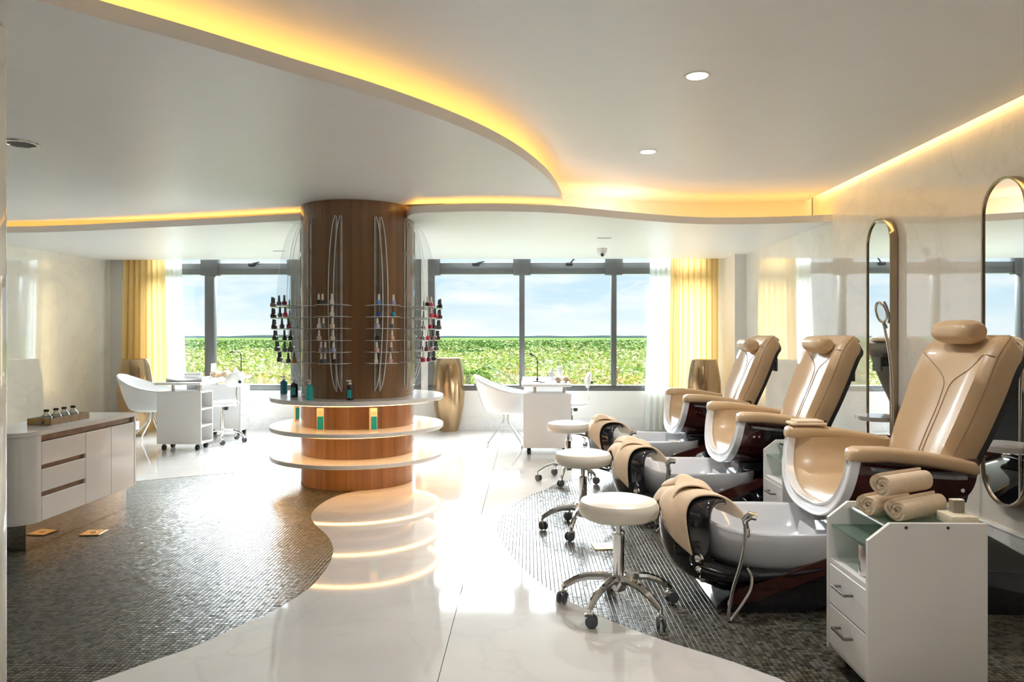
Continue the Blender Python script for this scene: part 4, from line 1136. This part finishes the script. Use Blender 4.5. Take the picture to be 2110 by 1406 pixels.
    def liner(x, o1, zb, ztop):
        A, B = U(.030, zb=zb - .01), U(o1, zb=zb, p=.66, zt=ztop)
        return [(x + (xf(z) - 1.415 if x < 1.5 else 0) - BX, y, z) for y, z in A] + [(x + (xf(z) - 1.415 if x < 1.5 else 0) - BX, y, z) for y, z in B[::-1]]
    MB().loft([liner(1.435, .040, .405, .71), liner(1.455, .064, .435, .71), liner(1.52, .078, .462, .71), liner(1.70, .080, .462, .71), liner(1.93, .080, .455, .70)]).build('seat_cushion', M_tan, st, angle=60)
    MB().rbox(1.46 - BX, 1.95 - BX, -.20, .20, .30, .43, .03, 3).build('seat_pedestal', M_blackg, st)
    # -- armrests
    for sg in (-1, 1):
        rg = []
        for x, k, dz in ((1.392, .55, -.012), (1.402, .82, -.004), (1.43, 1, 0), (1.55, 1.0, -.002), (1.70, .98, -.018), (1.86, .96, -.045), (1.925, .90, -.058), (1.945, .6, -.066)):
            zc = .735 + dz; w, hh = .058 * k, .033 * k
            rg.append([(x - BX, sg * .382 + w * sgn_pow(math.cos(2 * PI * i / 18), .6), zc + hh * sgn_pow(math.sin(2 * PI * i / 18), .6)) for i in range(18)])
        MB().loft(rg).build('armrest', M_tan, st, angle=60)
    # -- side tray and its bracket
    tp = [(1.465, -.44), (1.47, -.475), (1.52, -.515), (1.60, -.535), (1.70, -.53), (1.80, -.505), (1.86, -.47), (1.87, -.44)]
    tr = []
    for zz in (.674, .688):
        tr.append([(x - BX, y, zz - .035 * max(0, (x - 1.5)) / .37 * 1.0) for x, y in tp])
    MB().loft(tr).build('side_tray', mat('smoked_glass', (.10, .11, .13), .05, coat=1.0), st, smooth=False)
    MB().rbox(1.545 - BX, 1.66 - BX, -.475, -.405, .595, .672, .008).rbox(1.585 - BX, 1.61 - BX, -.482, -.41, .59, .67, .004).build('tray_bracket', M_black, st)
    for x, z in ((1.495, .615), (1.53, .615), (1.88, .58)):
        MB().lathe([(.010, 0), (.009, .004), (.001, .005)], 12, M=Matrix.Translation((x - BX, -.402 - (.0 if x < 1.8 else -.004), z)) @ Matrix.Rotation(PI / 2, 4, 'X')).build('screw', M_chrome, st)
    # -- backrest
    secs = []
    NS = 22
    for k in range(NS + 1):
        s = k / NS; p, T, N = spine(s); w = back_w(s); e = 1.0
        th = .115 * (1 if s < .85 else 1 - .55 * ((s - .85) / .15) ** 2)
        sec = [back_pt(s, -1 + 2 * i / 16) for i in range(17)]
        def bp(t, off):
            q = p + N * off; return (q.x - BX, w * t, q.z)
        sec += [bp(1.0, -.03), bp(.99, -th * .85), bp(.93, -th), bp(.4, -th), bp(-.4, -th), bp(-.93, -th), bp(-.99, -th * .85), bp(-1.0, -.03)]
        secs.append(sec)
    p, T, N = spine(1.0)
    secs.append([((p + T * .018 - N * .045).x - BX + (q[0] - (p.x - BX)) * .5, q[1] * .93, (p + T * .016 - N * .045).z + (q[2] - p.z) * .5) for q in secs[-1]])
    bk_ = MB().loft(secs).build('backrest', M_tan, st, angle=70)
    # black shell behind
    s2 = []
    for k in range(15):
        s = .02 + .97 * k / 14; p, T, N = spine(s); w = back_w(s) * .985
        def bq(t, off):
            q = p + N * off; return (q.x - BX, w * t, q.z)
        th = .113 * (1 if s < .85 else 1 - .5 * ((s - .85) / .15) ** 2)
        s2.append([bq(1.0, -th + .012), bq(1.01, -th - .012), bq(.8, -th - .03), bq(-.8, -th - .03), bq(-1.01, -th - .012), bq(-1.0, -th + .012)])
    MB().loft(s2).build('back_shell', M_black, st, angle=40)
    # stitched seams
    for sg in (-1, 1):
        pts = [back_pt(s, sg * .055, .001) for s in [.12 + .06 * i for i in range(7)]]
        pts += [back_pt(.56, sg * .075, .001), back_pt(.60, sg * .14, .001), back_pt(.635, sg * .28, .001), back_pt(.67, sg * .46, .001), back_pt(.71, sg * .66, .001), back_pt(.745, sg * .84, .001), back_pt(.755, sg * .97, .001)]
        MB().tube([tuple(q) for q in cat_rom(pts, 3)], .0022, 6).build('seam', M_seam, st)
        pts = [back_pt(s, sg * .985, .0005) for s in [.05 + .9 * i / 24 for i in range(25)]]
        MB().tube(pts, .0018, 6).build('seam', M_seam, st)
    p, T, N = spine(.66); q = p - N * .14
    MB().rbox(q.x - BX - .01, q.x - BX + .075, -.05, .05, q.z - .05, q.z + .02, .006).rbox(q.x - BX + .06, q.x - BX + .08, -.075, .075, q.z - .09, q.z + .03, .006).build('back_bracket', M_rubber, st)
    # headrest
    rg = []
    for k in range(11):
        y = -.155 + .31 * k / 10; e = 1 - abs(2 * k / 10 - 1) ** 6 * .35
        rg.append([(.070 * e * math.cos(2 * PI * i / 20) * (1.12 if math.cos(2 * PI * i / 20) < 0 else .8), y, .058 * e * sgn_pow(math.sin(2 * PI * i / 20), .85)) for i in range(20)])
    hd = MB().loft(rg).build('headrest', M_tan, st, angle=60)
    p, T, N = spine(head_s); q = p + N * head_off
    hd.location = (q.x - BX, 0, q.z); hd.rotation_euler = (0, rad(12), 0)
    MB().tube([(-.0, -.07, .03), (.035, -.07, .035), (.065, -.07, .0)], .006, 6).build('strap', M_seam, hd)
    return st
CH = [(1.385, 3.60), (1.315, 5.04), (1.275, 6.45)]
ch1 = pedicure_chair((CH[0][0], CH[0][1], 0), 'tan leather pedicure chair with foot bath and raised headrest, nearest the big white trolley', .885, .066)
for (x, y), lb, hs in ((CH[1], 'tan leather pedicure chair with foot bath standing in the middle of the row', .77), (CH[2], 'tan leather pedicure chair with foot bath next to the bronze vase and curtain', .74)):
    c = dup(ch1, (x, y, 0), label=lb)
    for o in c.children:
        if o.name.startswith('headrest'):
            p, T, N = spine(hs); q = p + N * .050
            o.location = (q.x - BX, 0, q.z); o.rotation_euler = (0, rad(20), 0)

# ---- towels draped over the front of each foot bath
TPATH = cat_rom([(.93, 0, .40), (.895, 0, .455), (.84, 0, .503), (.76, 0, .512), (.688, 0, .492), (.645, 0, .435), (.632, 0, .36), (.636, 0, .28), (.65, 0, .22)], 6)
def drape(x, y, seed, label):
    r_ = random.Random(seed); ph = [r_.uniform(0, 6.28) for _ in range(6)]
    def fn(s, q):
        c = 2 * s - 1
        tail = .60 + .34 * abs(c) ** 1.4 * (1 if c < 0 else .85) + .02 * math.sin(9 * s + ph[0])
        f = q * tail * (len(TPATH) - 1); i = min(int(f), len(TPATH) - 2); p = TPATH[i].lerp(TPATH[i + 1], f - i)
        yy = .175 * c * (1 + .10 * q) - .02 + .012 * math.sin(6 * q + ph[1])
        fo = q * q * (.012 * math.sin(11 * s + ph[2]) + .007 * math.sin(23 * s + 3 * q + ph[3]))
        return (p.x + 2.3 * yy * yy - BX - .008 - fo * 1.0 - .012 * q, yy, p.z - .22 * yy * yy + .006 + .004 * math.sin(14 * s + 7 * q + ph[4]))
    t = thing('draped_towel', label, 'towel', (x, y, 0))
    o = MB().grid(fn, 26, 26).build('towel_cloth', M_towel, t, solid=.012, sub=1)
    # a loose fold bunched on top
    def fn2(s, q):
        a, b, c = Vector(fn(.2 + .6 * s, .30 + .42 * q)), .030 * math.sin(PI * q) * (.5 + .5 * math.sin(PI * s)) * (1 + .3 * math.sin(9 * s + ph[5])), 0
        return (a.x - b * .8, a.y, a.z + b + .008)
    MB().grid(fn2, 16, 12).build('towel_fold', M_towel, t, solid=.010, sub=1)
for (x, y), sd_, lb in zip(CH, (1, 2, 5), ('peach towel draped over the front of the foot bath nearest the white trolley', 'peach towel draped over the front of the middle foot bath', 'peach towel draped over the front of the foot bath next to the window')):
    drape(x, y, sd_, lb)
t = thing('folded_cloth', 'small peach cloth folded on the far armrest of the chair nearest the white trolley', 'towel', (1.50, 3.60 + .382, .770))
MB().rbox(-.085, .10, -.055, .055, 0, .016, .007, 3).rbox(-.06, .085, -.05, .05, .014, .028, .006, 3).build('cloth', M_towel2, t)

# ================================================================== trolleys
def trolley(x, y, label):
    t = thing('trolley', label, 'trolley', (x, y, 0)); D, Wd = .40, .34
    poly = [(0, .06), (0, .556), (.075, .616), (D, .616), (D, .06)]
    for y0 in (0, Wd - .016):
        pn = MB().loft([[(px, y0, pz) for px, pz in poly], [(px, y0 + .016, pz) for px, pz in poly]]).build('side_panel', M_whitem, t, smooth=False)
        if y0 == 0:
            for px in (.128, .268):
                MB().lathe([(.0055, 0), (.005, .0015), (.001, .002)], 12, M=Matrix.Translation((px, y0, .602)) @ Matrix.Rotation(PI / 2, 4, 'X')).build('screw_cap', mat('dark_dot', (.05, .035, .03), .5), pn)
    MB().box(D - .012, D, .016, Wd - .016, .06, .55).build('back_panel', M_whitem, t, smooth=False)
    MB().box(.006, D - .012, .016, Wd - .016, .385, .401).build('shelf_board', M_whitem, t, smooth=False)
    MB().box(.010, D - .012, .016, Wd - .016, .06, .076).build('bottom_board', M_whitem, t, smooth=False)
    for z0, z1 in ((.078, .229), (.233, .383)):
        dr = MB().rbox(.002, .020, .018, Wd - .018, z0, z1, .002, 1).box(.02, D - .03, .025, Wd - .025, z0 + .01, z1 - .03).build('drawer', M_whitem, t)
        zc = (z0 + z1) / 2 + .015; ya, yb = Wd / 2 - .055, Wd / 2 + .055
        MB().rbox(-.026, .002, ya, ya + .009, zc, zc + .009, .001, 1).rbox(-.026, .002, yb - .009, yb, zc, zc + .009, .001, 1).rbox(-.032, -.023, ya, yb, zc, zc + .009, .001, 1).build('handle', mat('gunmetal', (.22, .21, .20), .3, metal=.8), dr)
    M_gs = clear('green_glass', (.80, .90, .85), .12, .02, .25, (.35, .50, .42))
    MB().box(.012, .30, .016, Wd - .016, .524, .530).build('glass_shelf', M_gs, t, smooth=False)
    MB().box(.085, D - .005, .016, Wd - .016, .592, .598).build('glass_top', M_gs, t, smooth=False)
    MB().tube([(.082, .01, .596), (.082, Wd - .01, .596)], .007, 10).build('rail', M_chrome, t)
    for sx in (.06, D - .06):
        for yy in (.05, Wd - .05):
            m = MB(); caster(m, sx, yy, .024, .014); m.build('caster', M_black, t)
    return t
TX, TY = 1.15, 2.49
tr1 = trolley(TX, TY, 'white trolley with two drawers carrying rolled towels')
dup(tr1, (1.445, 4.165, 0), label='white trolley with two drawers tucked between two pedicure chairs')
zt2 = .598
rolled_towel('rolled_towel', TX + .245, TY + .150, zt2, .046, .26, rad(32), M_towel2, 'rolled cream towel low in the trolley pile, its whole side showing')
rolled_towel('rolled_towel', TX + .165, TY + .220, zt2, .045, .22, rad(32), M_towel2, 'rolled cream towel low in the trolley pile, only its loose spiral end showing')
rolled_towel('rolled_towel', TX + .215, TY + .190, zt2 + .076, .048, .25, rad(30), M_towel2, 'rolled cream towel lying on top of the trolley pile')
t = thing('steel_canister', 'cylindrical steel canister in the open compartment of the towel trolley', 'canister', (TX + .055, TY + .12, .401))
MB().lathe([(.030, 0), (.031, .002), (.031, .104), (.029, .108), (.001, .108)], 22).build('canister', M_steel, t)
t = thing('lotion_box', 'cream box at the back corner of the towel trolley', 'box', (TX + .345, TY + .10, .598))
MB().rbox(-.045, .045, -.07, .03, 0, .034, .004).build('box', mat('cream_box', (.80, .72, .56), .5), t)
t = thing('ridged_dispenser', 'ridged grey dispenser standing on the cream box of the towel trolley', 'dispenser', (TX + .355, TY + .10, .632))
m = MB()
for i in range(7): m.rbox(-.018 + i * .006 - .0025, -.018 + i * .006 + .0025, -.015, .015, 0, .046, .002, 1)
m.build('ribs', mat('ridged_grey', (.45, .40, .32), .35, metal=.4), t)
MB().rbox(-.019, .021, -.012, .012, .002, .043, .003).build('core', M_steel, t)

# ================================================================== capsule mirrors on the right wall
def capsule(cy, hw, z0, z1, n=16):
    out = [(cy + hw * math.cos(a), z1 - hw + hw * math.sin(a)) for a in [PI * i / n for i in range(n + 1)]]
    out += [(cy - hw * math.cos(a), z0 + hw - hw * math.sin(a)) for a in [PI * i / n for i in range(n + 1)]]
    return out
def mirror(cy, label, slabel):
    t = thing('capsule_mirror', label, 'mirror', (XR, cy, 0)); hw, z0, z1 = .187, .317, 2.125
    O, I = capsule(0, hw, z0, z1), capsule(0, hw - .012, z0 + .012, z1 - .012)
    xs = (-.006, -.058)
    m = MB(); n = len(O)
    m.loft([[(xs[0], y, z) for y, z in O], [(xs[1], y, z) for y, z in O], [(xs[1] - .002, y * .985, z) for y, z in O], [(xs[1], y, z) for y, z in I], [(-.045, y, z) for y, z in I]], cap=False)
    m.build('mirror_frame', M_brass, t, angle=50)
    MB().add([(-.049, y, z) for y, z in I] + [(-.004, y, z) for y, z in I], [tuple(range(n - 1, -1, -1)), tuple(range(n, 2 * n))] + [(i, (i + 1) % n, n + (i + 1) % n, n + i) for i in range(n)]).build('mirror_glass', M_mirror, t, smooth=False)
    s = [(-.05, -.165), (-.05, .165)] + [(-.05 - .155 * math.sin(PI * i / 14) ** .7, .165 * math.cos(PI * i / 14)) for i in range(1, 14)]
    MB().prism(s[::-1], .628, .658).build('mirror_shelf', M_white, t, angle=50)
mirror(5.475, 'tall capsule mirror with bronze frame behind the magnifier lamp', '')
mirror(4.055, 'tall capsule mirror with bronze frame behind the headrest of the nearest chair', '')

# ================================================================== magnifier lamp
LXp, LYp = 2.226, 4.50
t = thing('magnifier_lamp', 'tall grey magnifier lamp with oval lens standing before the capsule mirror', 'lamp', (LXp, LYp, 0))
MB().lathe([(.12, 0), (.125, .006), (.11, .022), (.02, .034), (.015, .05)], 28).build('base', M_steel, t)
MB().tube([tuple(p) for p in cat_rom([(0, 0, .04), (0, 0, .6), (-.002, 0, .95), (-.015, 0, 1.12), (-.035, 0, 1.24), (-.05, 0, 1.31)], 4)], .0085, 10).build('gooseneck', M_steel, t)
Mh = Matrix.Translation((-.068, 0, 1.395)) @ Matrix.Rotation(rad(-14), 4, 'Y') @ Matrix.Rotation(rad(35), 4, 'Z')
n = 28
MB().tube([(.0, .031 * math.cos(2 * PI * i / n), .062 * math.sin(2 * PI * i / n)) for i in range(n)] + [(.0, .031, 0)], .008, 8, M=Mh).tube([(0, -.002, -.07), (.012, 0, -.10)], .012, 8, M=Mh).build('lens_ring', M_steel, t)
MB().add([(0, .028 * math.cos(2 * PI * i / n), .058 * math.sin(2 * PI * i / n)) for i in range(n)], [tuple(range(n))], M=Mh).build('lens', clear('lens_glass', (.9, .93, .95), .15, .02, .15), t, smooth=False)
MB().tube([(-.01, -.03 - .02 * math.sin(a), .07 * math.cos(a)) for a in [PI * .15 + PI * .8 * i / 12 for i in range(13)]], .007, 8, M=Mh).build('lamp_arc', mat('dark_grey', (.2, .2, .21), .4), t)
